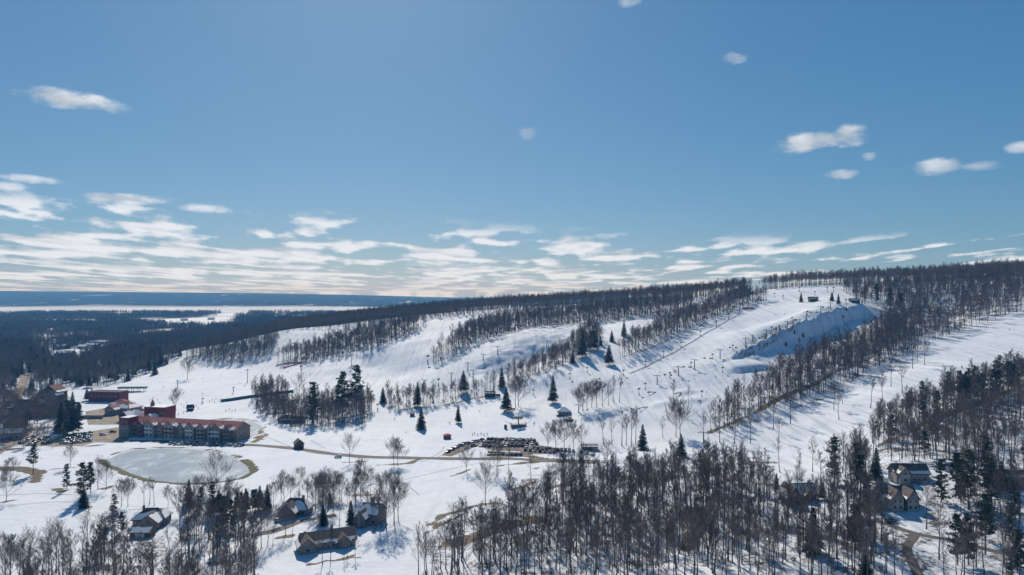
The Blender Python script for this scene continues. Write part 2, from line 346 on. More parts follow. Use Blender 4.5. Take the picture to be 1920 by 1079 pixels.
FIELDS = [[(232,596),(300,598),(440,594),(440,606),(330,613),(280,606)],[(60,599),(180,599),(180,605),(60,604)],[(54,628),(66,628),(86,670),(74,670)],[(85,612),(100,612),(108,645),(95,665),(85,650)],[(90,664),(190,641),(212,655),(150,682),(95,686)],[(150,626),(180,630),(165,640)],[(20,735),(42,700),(56,700),(64,725),(30,765)],[(400,588),(470,586),(470,591),(400,593)]]
def field_noise(x, y): return fbm(x / 130 + 4, y / 260 + 1)
for b_ in FIELDS: farwood = np.where(inpoly(b_, UU, VV) & (YY > 650), 0, farwood)
farwood = np.where((YY > 1400) & (field_noise(XX, YY) > .575), farwood * .25, farwood)
run = sstep(ZZ, 4, 14) * np.where(YY < 1500, 1, 0)
farhill = np.where(YY > 4250, sstep(ZZ, -4.5, -1.0), 0)

# ------------------------------------------------------------------ ground sheet
def ground_material():
    m, nt, b = new_mat('snowy_ground'); N, L = nt.nodes, nt.links
    tc = N.new('ShaderNodeTexCoord')
    def noise(scale, detail=4, rough=0.55, vec=None):
        n = N.new('ShaderNodeTexNoise'); n.inputs['Scale'].default_value = scale; n.inputs['Detail'].default_value = detail; n.inputs['Roughness'].default_value = rough
        L.new(vec or tc.outputs['Object'], n.inputs['Vector']); return n.outputs['Fac']
    def at(k):
        n = N.new('ShaderNodeAttribute'); n.attribute_name = k; return n.outputs['Fac']
    def mth(op, a, c=None, d=None):
        n = N.new('ShaderNodeMath'); n.operation = op
        for i, x in enumerate((a, c, d)):
            if x is None: continue
            if isinstance(x, (int, float)): n.inputs[i].default_value = x
            else: L.new(x, n.inputs[i])
        return n.outputs[0]
    def rng(x, lo, hi):
        n = N.new('ShaderNodeMapRange'); n.interpolation_type = 'SMOOTHSTEP'; n.inputs[1].default_value = lo; n.inputs[2].default_value = hi; L.new(x, n.inputs[0]); return n.outputs[0]
    def mix(f, a, c):
        n = N.new('ShaderNodeMix'); n.data_type = 'RGBA'; L.new(f, n.inputs[0])
        for i, x in ((6, a), (7, c)):
            if isinstance(x, tuple): n.inputs[i].default_value = (*x, 1)
            else: L.new(x, n.inputs[i])
        return n.outputs[2]
    n_big, n_mid, n_fine = noise(0.012), noise(0.09, 5), noise(0.7, 5)
    snow = mix(rng(n_big, 0.35, 0.65), (0.745, 0.785, 0.835), (0.81, 0.84, 0.875))
    # groomed and tracked snow: faint streaks
    mp = N.new('ShaderNodeMapping'); mp.inputs['Rotation'].default_value = (0, 0, R(38)); mp.inputs['Scale'].default_value = (0.25, 0.012, 0.05); L.new(tc.outputs['Object'], mp.inputs['Vector'])
    streak = noise(1.0, 4, 0.6, mp.outputs[0])
    runw = mth('MULTIPLY_ADD', at('run'), 0.8, 0.2)
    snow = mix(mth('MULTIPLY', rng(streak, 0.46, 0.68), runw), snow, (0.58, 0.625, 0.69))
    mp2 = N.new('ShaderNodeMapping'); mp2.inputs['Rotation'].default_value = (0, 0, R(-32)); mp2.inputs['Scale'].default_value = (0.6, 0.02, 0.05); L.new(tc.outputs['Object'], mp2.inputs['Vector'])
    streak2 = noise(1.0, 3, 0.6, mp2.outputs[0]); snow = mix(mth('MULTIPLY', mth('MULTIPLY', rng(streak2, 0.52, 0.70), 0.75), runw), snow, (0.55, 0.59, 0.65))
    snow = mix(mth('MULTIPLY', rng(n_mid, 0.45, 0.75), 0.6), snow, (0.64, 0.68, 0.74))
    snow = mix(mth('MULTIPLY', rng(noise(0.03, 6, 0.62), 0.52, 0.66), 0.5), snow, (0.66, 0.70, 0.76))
    earth = mix(rng(n_fine, 0.35, 0.65), (0.085, 0.062, 0.038), (0.20, 0.155, 0.09))
    green = mix(rng(n_fine, 0.35, 0.65), (0.06, 0.055, 0.016), (0.12, 0.105, 0.035))
    leaf = mix(rng(n_fine, 0.3, 0.7), (0.05, 0.04, 0.034), (0.13, 0.10, 0.075))
    edge = mth('ADD', mth('MULTIPLY', n_mid, 0.7), mth('MULTIPLY', n_fine, 0.5))
    c = mix(rng(mth('SUBTRACT', mth('ADD', at('litter'), edge), 1.0), -0.06, 0.10), snow, leaf)
    c = mix(rng(mth('SUBTRACT', mth('ADD', at('bare'), edge), 1.05), -0.03, 0.06), c, earth)
    c = mix(rng(mth('SUBTRACT', mth('ADD', at('grass'), edge), 1.0), -0.03, 0.06), c, green)
    # floor of the distant woods
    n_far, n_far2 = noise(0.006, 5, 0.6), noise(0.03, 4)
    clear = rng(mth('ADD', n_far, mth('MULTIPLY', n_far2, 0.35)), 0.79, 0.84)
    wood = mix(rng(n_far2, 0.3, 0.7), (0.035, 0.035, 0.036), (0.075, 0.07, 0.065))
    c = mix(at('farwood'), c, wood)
    mpf = N.new('ShaderNodeMapping'); mpf.inputs['Scale'].default_value = (1.0, 0.30, 1.0); L.new(tc.outputs['Object'], mpf.inputs['Vector'])
    h1 = noise(0.0045, 6, 0.65, mpf.outputs[0]); h2 = noise(0.02, 3, 0.6, mpf.outputs[0])
    hclear = rng(mth('ADD', h1, mth('MULTIPLY', h2, 0.4)), 0.845, 0.88)
    hill = mix(hclear, mix(rng(h2, 0.3, 0.7), (0.022, 0.028, 0.03), (0.06, 0.06, 0.055)), (0.7, 0.7, 0.7))
    c = mix(at('farhill'), c, hill)
    L.new(c, b.inputs['Base Color']); b.inputs['Roughness'].default_value = 0.75; L.new(mth('MULTIPLY', mth('SUBTRACT', 1.0, mth('MAXIMUM', at('farhill'), at('farwood'))), 0.12), b.inputs['Specular IOR Level'])
    bp = N.new('ShaderNodeBump'); bp.inputs['Strength'].default_value = 0.5; bp.inputs['Distance'].default_value = 0.9
    hsum = mth('ADD', mth('MULTIPLY', noise(0.25, 5), 1.0), mth('MULTIPLY', streak, 0.5)); L.new(hsum, bp.inputs['Height']); L.new(bp.outputs[0], b.inputs['Normal'])
    return m
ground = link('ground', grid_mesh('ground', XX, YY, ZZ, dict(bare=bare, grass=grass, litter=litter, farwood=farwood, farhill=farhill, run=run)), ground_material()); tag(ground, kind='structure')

# frozen ponds and the frozen lake
def ice_sheet(name, poly, z, m, n=1):
    pts = []
    for i in range(len(poly)):
        p0, p1, p2, p3 = (poly[(i + k - 1) % len(poly)] for k in range(4))
        for t in (0, .25, .5, .75):
            q = [0.5 * (2 * p1[k] + (p2[k] - p0[k]) * t + (2 * p0[k] - 5 * p1[k] + 4 * p2[k] - p3[k]) * t * t + (3 * p1[k] - p0[k] - 3 * p2[k] + p3[k]) * t ** 3) for k in (0, 1)]
            pts.append((*q, z))
    o = link(name, mesh_of(name, pts, [list(range(len(pts)))]), m); return tag(o, kind='structure')
def ice_mat():
    m, nt, b = new_mat('pond_ice'); N, L = nt.nodes, nt.links
    tc = N.new('ShaderNodeTexCoord'); mp = N.new('ShaderNodeMapping'); mp.inputs['Scale'].default_value = (1, 0.55, 1); mp.inputs['Rotation'].default_value = (0, 0, 0.3); L.new(tc.outputs['Object'], mp.inputs[0])
    n = N.new('ShaderNodeTexNoise'); n.inputs['Scale'].default_value = 0.06; n.inputs['Detail'].default_value = 7; n.inputs['Roughness'].default_value = 0.62; n.inputs['Distortion'].default_value = 1.2; L.new(mp.outputs[0], n.inputs['Vector'])
    r = N.new('ShaderNodeValToRGB'); r.color_ramp.elements[0].position = 0.38; r.color_ramp.elements[0].color = (0.25, 0.32, 0.38, 1)
    r.color_ramp.elements[1].position = 0.66; r.color_ramp.elements[1].color = (0.56, 0.61, 0.66, 1); e = r.color_ramp.elements.new(0.52); e.color = (0.32, 0.39, 0.45, 1)
    L.new(n.outputs['Fac'], r.inputs[0]); L.new(r.outputs[0], b.inputs['Base Color']); b.inputs['Roughness'].default_value = 0.6; b.inputs['Specular IOR Level'].default_value = 0.1
    return m
ICE = ice_mat()
ice_sheet('frozen_pond', PW, -0.55, ICE); ice_sheet('frozen_pond', PW2, -0.55, ICE)
lk = mat('lake_ice', (0.74, 0.75, 0.77), 0.9, 0.1, 0.002, spec=0.0)
o = link('frozen_lake', mesh_of('frozen_lake', [(-8000, 3340, -3), (8000, 3340, -3), (8000, 5600, -3), (-8000, 5600, -3)], [[0, 1, 2, 3]]), lk); tag(o, kind='structure')

# air: thin even haze
def haze():
    x0, x1, y0, y1, z0, z1 = float(GX[0]) - 60, float(GX[-1]) + 60, float(GY[0]) - 60, float(GY[-1]) + 60, min(-15.0, float(ZZ.min()) - 2), 190
    v = [(x, y, z) for z in (z0, z1) for y in (y0, y1) for x in (x0, x1)]
    f = [[0, 2, 3, 1], [4, 5, 7, 6], [0, 1, 5, 4], [2, 6, 7, 3], [0, 4, 6, 2], [1, 3, 7, 5]]
    m = bpy.data.materials.new('haze_air'); m.use_nodes = True; nt = m.node_tree; nt.nodes.clear()
    out = nt.nodes.new('ShaderNodeOutputMaterial'); pv = nt.nodes.new('ShaderNodeVolumePrincipled')
    pv.inputs['Color'].default_value = (0.16, 0.50, 1.0, 1); pv.inputs['Absorption Color'].default_value = (1, 1, 1, 1); pv.inputs['Density'].default_value = HAZE; pv.inputs['Anisotropy'].default_value = 0.0
    nt.links.new(pv.outputs[0], out.inputs['Volume'])
    o = link('haze', mesh_of('haze', v, f), m); tag(o, kind='stuff')
HAZE = 1.0e-4
haze()
# ------------------------------------------------------------------ trees: prototypes
class MB:
    def __init__(s): s.v = []; s.f = []
    def tube(s, pts, rads, n=3):
        base = len(s.v); prev = None
        for i, (p, r) in enumerate(zip(pts, rads)):
            p = Vector(p); d = (Vector(pts[min(i + 1, len(pts) - 1)]) - Vector(pts[max(i - 1, 0)])).normalized()
            a = d.orthogonal().normalized() if prev is None else (prev - d * prev.dot(d)).normalized(); prev = a; b = d.cross(a)
            for k in range(n):
                t = 2 * math.pi * k / n; s.v.append(p + (a * math.cos(t) + b * math.sin(t)) * r)
        for i in range(len(pts) - 1):
            for k in range(n):
                k2 = (k + 1) % n; s.f.append((base + i * n + k, base + i * n + k2, base + (i + 1) * n + k2, base + (i + 1) * n + k))
    def tri(s, a, b, c):
        k = len(s.v); s.v += [a, b, c]; s.f.append((k, k + 1, k + 2))
    def quad(s, a, b, c, d):
        k = len(s.v); s.v += [a, b, c, d]; s.f.append((k, k + 1, k + 2, k + 3))
    def box(s, x0, x1, y0, y1, z0, z1, M=None):
        k = len(s.v); p = [(x, y, z) for z in (z0, z1) for y in (y0, y1) for x in (x0, x1)]
        s.v += [(M @ Vector(q)) if M else Vector(q) for q in p]
        s.f += [tuple(k + i for i in f) for f in ((0, 2, 3, 1), (4, 5, 7, 6), (0, 1, 5, 4), (2, 6, 7, 3), (0, 4, 6, 2), (1, 3, 7, 5))]
    def mesh(s, name, m=None, smooth=False):
        me = mesh_of(name, s.v, s.f, smooth)
        if m: me.materials.append(m)
        return me
    def obj(s, name, m, parent=None, smooth=False): return link(name, s.mesh(name, m, smooth), None, parent)

BARK = mat('grey_bark', (0.14, 0.116, 0.10), 0.9, 0.35, 0.6, spec=0.1)
TWIG = mat('bare_twigs', (0.20, 0.160, 0.138), 0.9, 0.3, 0.25, spec=0.1)
RUST = mat('dry_leaf_twigs', (0.13, 0.075, 0.045), 0.9, 0.3, 0.25, spec=0.1)
NEEDLE = mat('spruce_needles', (0.040, 0.060, 0.036), 0.75, 0.45, 0.35, spec=0.25)
PINE = mat('pine_needles', (0.058, 0.070, 0.034), 0.75, 0.45, 0.35, spec=0.25)

def hardwood(seed, hgt=18.0, clear=0.42, spread=0.20, limbs=13, dense=1.0, lean=0.0, upb=0.75):
    """a leafless tree: trunk mesh and crown mesh, unit metres, base at origin"""
    rd = random.Random(seed); T, C = MB(), MB()
    n = 8; path = []; x = y = 0.0; r0 = hgt * 0.0125
    for i in range(n + 1):
        t = i / n; path.append(Vector((x + lean * t * hgt, y, t * hgt * 0.93))); x += rd.gauss(0, .012) * hgt * 0.5; y += rd.gauss(0, .012) * hgt * 0.5
    path[0].z = -0.8
    rads = [r0 * (1.35 if i == 0 else 1) * (1 - 0.86 * (i / n) ** 0.9) for i in range(n + 1)]
    T.tube(path, rads, 6)
    def at(t):
        k = min(int(t * n), n - 1); f = t * n - k; return path[k].lerp(path[k + 1], f), rads[k] * (1 - f) + rads[k + 1] * f
    def grow(p, d, L, r, lev):
        segs = 3 if lev < 2 else 2; pts = [p]; q = p.copy(); dd = d.copy()
        for i in range(segs):
            dd = (dd + Vector((rd.gauss(0, .16), rd.gauss(0, .16), rd.gauss(.12, .10)))).normalized(); q = q + dd * (L / segs); pts.append(q.copy())
        if lev < 3: C.tube(pts, [r * (1 - .72 * i / segs) for i in range(segs + 1)], 3)
        else:
            s = dd.orthogonal().normalized() * r * 1.2; C.tri(p - s, p + s, pts[-1]); return
        kids = {0: 6, 1: 6, 2: 6}[lev]; kids = max(2, int(kids * dense + rd.random()))
        for k in range(kids):
            t = 0.25 + 0.75 * (k + rd.random()) / kids; i = min(int(t * segs), segs - 1); b = pts[i].lerp(pts[i + 1], t * segs - i)
            a = Vector((rd.gauss(0, 1), rd.gauss(0, 1), rd.gauss(0.25, .6))).normalized()
            nd = (dd * 0.95 + a * 0.75 + Vector((0, 0, .18))).normalized()
            grow(b, nd, L * rd.uniform(.42, .62) * (1.1 - .35 * t), max(r * .48, 0.017), lev + 1)
        if lev < 2:
            s = dd.orthogonal().normalized() * 0.03; C.tri(pts[-1] - s, pts[-1] + s, pts[-1] + dd * L * .35)
    for k in range(limbs):
        t = clear + (0.97 - clear) * ((k + rd.random() * .8) / limbs) ** 0.9
        p, r = at(t); az = k * 2.4 + rd.gauss(0, .5); up = upb + 1.1 * t + rd.gauss(0, .12)
        d = Vector((math.cos(az), math.sin(az), up)).normalized()
        L = hgt * spread * (1.55 - 0.95 * ((t - clear) / (1 - clear))) * rd.uniform(.8, 1.2)
        grow(p, d, L, r * .55, 0)
    return T, C

def spruce(seed, hgt=16.0, width=0.19, whorls=24, gap=0.05, droop=0.28):
    rd = random.Random(seed); T, C = MB(), MB()
    T.tube([(0, 0, -0.6), (0, 0, hgt * .5), (0, 0, hgt)], [hgt * .014, hgt * .009, .02], 6)
    for w in range(whorls):
        t = gap + (0.985 - gap) * (w / (whorls - 1)) ** 0.92; z = t * hgt
        prof = (1 - t) ** 0.82 * min(1, (t - gap) * 9 + .55); L0 = hgt * width * prof + 0.15
        nb = max(5, int(6 + 6 * prof))
        for k in range(nb):
            if rd.random() < .08: continue
            az = w * 2.1 + 2 * math.pi * k / nb + rd.gauss(0, .2); L = L0 * rd.uniform(.68, 1.18)
            out = Vector((math.cos(az), math.sin(az), 0)); side = Vector((-out.y, out.x, 0)); z0 = z + rd.gauss(0, .12)
            n = max(3, int(L / .42))
            for i in range(n):
                f = (i + .6) / n; c = out * (L * f) + Vector((0, 0, z0 - droop * L * f * f + .10 * L * max(0, f - .7)))
                wd = (0.20 + 0.36 * (1 - f)) * L * .85 + .14; ln = L / n * 1.35; dz = -0.10 - .16 * wd
                for sg in (-1, 1):
                    a = c - out * ln * .4; b = c + out * ln * .75 + side * sg * wd * rd.uniform(.6, 1.1) + Vector((0, 0, dz * rd.uniform(.6, 1.8)))
                    C.tri(a, c + out * ln * .55 + Vector((0, 0, .05)), b)
                for _q in range(2):
                    j = side * rd.gauss(0, wd * .5); C.tri(c + j * .3, c + j + Vector((0, 0, -.35 - .3 * rd.random())), c + out * .3 + j * .5)
    C.tri(Vector((-.08, 0, hgt * .96)), Vector((.08, 0, hgt * .96)), Vector((0, 0, hgt * 1.02)))
    return T, C
def pine(seed, hgt=18.0, clear=0.3):
    rd = random.Random(seed); T, C = MB(), MB()
    T.tube([(0, 0, -.6), (rd.gauss(0, .2), rd.gauss(0, .2), hgt * .5), (0, 0, hgt * .97)], [hgt * .014, hgt * .010, .03], 6)
    lv = 13
    for w in range(lv):
        t = clear + (.97 - clear) * w / (lv - 1); L0 = hgt * .21 * (1.05 - ((t - clear) / (1 - clear)) ** 1.3 * .8) * (0.75 if w < 2 else 1)
        for k in range(rd.choice((4, 5, 6))):
            az = rd.random() * 6.28; L = L0 * rd.uniform(.45, 1.2); out = Vector((math.cos(az), math.sin(az), 0)); p0 = Vector((0, 0, t * hgt)); e = p0 + out * L + Vector((0, 0, L * rd.uniform(-.05, .35)))
            C.tube([p0, p0.lerp(e, .5) + Vector((0, 0, -.1)), e], [.07, .05, .02], 3)
            for q in range(7):
                c = p0.lerp(e, rd.uniform(.35, 1.05)) + Vector((rd.gauss(0, .35), rd.gauss(0, .35), rd.gauss(.1, .22)))
                for m_ in range(7):
                    a = Vector((rd.gauss(0, 1), rd.gauss(0, 1), rd.gauss(.45, .6))).normalized(); s = a.orthogonal().normalized() * .17
                    C.tri(c - s, c + s, c + a * rd.uniform(.5, .95))
    return T, C

PROTO = {}
def proto(key, TC, mt, mc):
    T, C = TC; PROTO[key] = (T.mesh(key + '_trunk', mt, True), C.mesh(key + '_crown', mc))
for i in range(7): proto('forest%d' % i, hardwood(20 + i, 19.0, 0.34 + .05 * (i % 4), 0.15 + .012 * (i % 3), 10 + i % 3, 1.0, (-.05, .04, 0, .07, -.03, .02, 0)[i]), BARK, TWIG)          # slim trees of a close stand
for i in range(4): proto('open%d' % i, hardwood(40 + i, 15.0, 0.15 + .03 * i, 0.37, 20, 1.0, 0.0, 0.42), BARK, TWIG)                  # broad crowns grown in the open
for i in range(2): proto('rust%d' % i, hardwood(60 + i, 13.0, 0.22, 0.2, 11, 1.1), BARK, RUST)
for i in range(4): proto('spruce%d' % i, spruce(70 + i, 16.0, (0.23, .27, .21, .31)[i], 28, (.05, .04, .10, .16)[i]), BARK, NEEDLE)
for i in range(4): proto('pine%d' % i, pine(80 + i, 18.0, (.25, .38, .12, .2)[i]), BARK, PINE)
for i in range(3): proto('brush%d' % i, hardwood(90 + i, 5.0, 0.03, 0.42, 12, .8), BARK, (TWIG, RUST, TWIG)[i])
PH = dict(brush=5.0, forest=19.0, open=15.0, rust=13.0, spruce=16.0, pine=18.0)

# ------------------------------------------------------------------ trees: where they stand
TREES = []            # (kind, x, y, z, height, stand)
def add_tree(kind, x, y, h, stand): TREES.append((kind, float(x), float(y), float(zat(x, y)) - 0.15, h, stand))
def at_px(kind, u, v, hpx, stand):     # base pixel and height in photo pixels
    g = G(u, v); TREES.append((kind, g.x, g.y, g.z - 0.15, hpx * g.y / F, stand))
BLOCK = []                             # photo-pixel clearings that keep woods off roads, roofs and runs
def wood(stand, poly, spacing, h, kinds, dmin=0, dmax=3000, jitter=.45, gaps=0.0):
    us = [p[0] for p in poly]; vs_ = [p[1] for p in poly]
    # world extent
    xs, ys = [], []
    for (u, v) in poly:
        if v > VH + 4:
            g = G(min(max(u, -500), 2500), v); xs.append(g.x); ys.append(g.y)
    x0, x1, y0, y1 = min(xs) - 60, max(xs) + 60, max(dmin, min(ys) - 60), min(dmax, max(ys) + 80)
    X, Y = np.meshgrid(np.arange(x0, x1, spacing), np.arange(y0, y1, spacing)); X = X.ravel(); Y = Y.ravel()
    X = X + RNG.normal(0, jitter * spacing, X.shape); Y = Y + RNG.normal(0, jitter * spacing, Y.shape)
    Z = zat(X, Y); U, V = uv_of(X, np.maximum(Y, 1), Z)
    ok = inpoly(poly, U, V) & (Y > dmin) & (Y < dmax)
    if gaps: ok &= vnoise(X / 22 + 3, Y / 22) > gaps
    for b in BLOCK: ok &= ~inpoly(b, U, V)
    ks = list(kinds); pr = np.array([kinds[k] for k in ks], float); pr /= pr.sum()
    pick = RNG.choice(len(ks), size=len(X), p=pr); hh = h * RNG.normal(1, .19, len(X))
    for i in np.nonzero(ok)[0]: TREES.append((ks[pick[i]], float(X[i]), float(Y[i]), float(Z[i]) - .15, float(np.clip(hh[i], h * .6, h * 1.35)) * {'rust': .8, 'brush': .22}.get(ks[pick[i]], 1), stand))
# single trees and small groups: kind, base pixel, height in pixels, label
SINGLE = [
 ('open',352,711,37,'bare tree alone at the foot of the wooded nose of the hill'),('open',330,772,38,'broad bare tree on the snow behind the red lodge'),
 ('open',407,918,62,'bare spreading tree on the near bank of the frozen pond'),('open',655,867,48,'round-crowned bare tree just below the road, beside a lone car'),
 ('open',738,872,45,'left stem of the bare twin trees below the road'),('open',745,873,44,'right stem of the bare twin trees below the road'),
 ('forest',565,716,36,'thin bare tree on the run above the teal conveyor tunnel'),('open',562,745,40,'bare tree at the upper end of the teal conveyor tunnel'),
 ('open',875,886,44,'small bare tree on a brown patch south of the car park, leftmost of three'),('open',932,894,60,'forked bare tree on a brown patch south of the car park, middle of three'),
 ('forest',953,886,48,'slim bare tree on a brown patch south of the car park, rightmost of three'),('open',910,949,72,'bare tree alone on the wood edge beside the ski track'),
 ('forest',995,903,58,'slim bare tree at the top corner of the big foreground wood'),('open',676,933,62,'large bare tree behind the chimneyed house, by the snowfield'),
 ('open',724,990,92,'tallest bare tree beside the chimneyed house'),('open',739,982,80,'bare tree right of the tallest one beside the chimneyed house'),('open',747,973,66,'round bare tree farthest out on the snow by the chimneyed house'),
 ('forest',715,990,74,'slim bare tree nearest the wall of the chimneyed house'),('open',545,934,34,'low round bare tree behind the snow-roofed cottage'),
 ('open',605,938,46,'bare tree between the cottage and the chimneyed house, left one'),('open',617,936,50,'bare tree between the cottage and the chimneyed house, middle one'),('open',637,937,42,'bare tree between the cottage and the chimneyed house, right one'),
 ('forest',605,1060,66,'bare tree before the brown-roofed house, first from the left'),('forest',620,1053,60,'bare tree before the brown-roofed house, second from the left'),('forest',644,1052,46,'bare tree before the brown-roofed house, third from the left'),
 ('forest',651,1045,40,'bare tree before the brown-roofed house, fourth from the left'),('forest',666,1047,44,'bare tree before the brown-roofed house, fifth from the left'),
 ('open',490,1027,68,'bare tree left of the drive to the brown-roofed house'),('open',502,1020,62,'bare tree right beside the drive to the brown-roofed house'),
 ('open',12,943,54,'bare tree at the left picture edge on the golf course snow'),('open',19,905,40,'bare tree on brown grass at the far left of the golf course'),('open',132,876,36,'leaning many-stemmed bare tree on the golf course'),
 ('open',184,918,54,'bare tree beside the young pines west of the pond'),('open',199,920,48,'bare tree on a brown patch just west of the pond'),('open',228,951,46,'bare tree behind the blue-roofed house, first from the left'),('open',240,952,48,'bare tree behind the blue-roofed house, second from the left'),
 ('forest',270,949,50,'slender bare tree behind the blue-roofed house, third from the left'),('forest',280,947,52,'slender bare tree behind the blue-roofed house, fourth from the left'),('forest',290,949,50,'slender bare tree behind the blue-roofed house, fifth from the left'),('open',315,951,34,'short bare tree right of the blue-roofed house'),
 ('open',54,1079,76,'bare tree at the lower left, second from the picture edge'),('open',105,1075,88,'bare tree at the lower left, third from the picture edge'),('open',10,1086,74,'bare tree in the lower left corner'),
 ('open',967,764,50,'left of two bare trees beside the spruce with the red fence'),('open',972,763,53,'right of two bare trees beside the spruce with the red fence'),
 ('forest',1262,771,58,'tall bare tree on the lower main run, left one'),('forest',1291,764,44,'thin bare tree on the lower main run casting a long shadow'),('open',1267,820,62,'bare tree below the lower main run, left of a close pair'),('open',1275,817,60,'bare tree below the lower main run, right of a close pair'),('forest',1243,822,44,'sapling-like bare tree left of the close pair'),
 ('forest',1482,795,72,'bare tree on the snow below the diagonal wood, with a long shadow'),('forest',1573,788,56,'bare tree standing out on the wide run'),('forest',1632,766,62,'bare tree on the wide run nearest the spur wood'),('forest',1655,755,56,'bare tree on the wide run second nearest the spur wood'),('forest',1691,738,62,'bare tree on the wide run, third nearest the spur wood'),
 ('forest',1711,692,56,'bare tree on the upper wide run, left of three'),('forest',1720,678,46,'bare tree on the upper wide run, middle of three'),('forest',1733,685,50,'bare tree on the upper wide run, right of three'),('forest',1450,806,62,'bare tree in front of the diagonal wood, nearest its middle'),
 ('forest',1463,887,68,'tall bare tree behind the blue-roofed chalet'),('forest',1524,886,66,'tall bare tree on the snow right behind the blue-roofed chalet'),('forest',1539,903,56,'bare tree right of the blue-roofed chalet'),('forest',1499,901,58,'bare tree directly behind the ridge of the blue-roofed chalet'),
 ('forest',1558,907,82,'bare tree between the chalet and the timbered houses, left one'),('forest',1597,936,104,'very tall bare tree between the chalet and the timbered houses'),
]
for (k, u, v, h, lab) in SINGLE: at_px(k, u, v, h, '=' + lab)
ROWS = [
 ('open','clump of bare trees at the foot of the main run',[(1085,773,40),(1093,772,48),(1101,771,46),(1110,766,46),(1119,764,44),(1130,764,42)]),
 ('forest','trio of bare trees on the low bank of the main run',[(1141,761,49),(1151,755,49),(1161,755,50)]),
 ('forest','bare trees by the spruce above the foreground wood',[(1131,833,56),(1147,836,54),(1166,838,72),(1174,836,62),(1183,838,74),(1192,834,70)]),
 ('open','bare trees behind the lift car park',[(1027,842,44),(1042,846,50),(1058,842,52),(1075,844,46),(1090,843,42)]),
 ('forest','scattered bare trees below the diagonal wood',[(1350,831,64),(1377,832,62),(1407,832,66),(1460,828,50),(1564,770,50),(1502,765,46),(1580,758,44),(1671,725,50),(1320,832,58)]),
]
for (k, lab, pts) in ROWS:
    for i, (u, v, h) in enumerate(pts): at_px(k, u, v, h, '=%s, %s from the left' % (lab, ('first', 'second', 'third', 'fourth', 'fifth', 'sixth', 'seventh', 'eighth', 'ninth')[sorted(p[0] for p in pts).index(u)]))
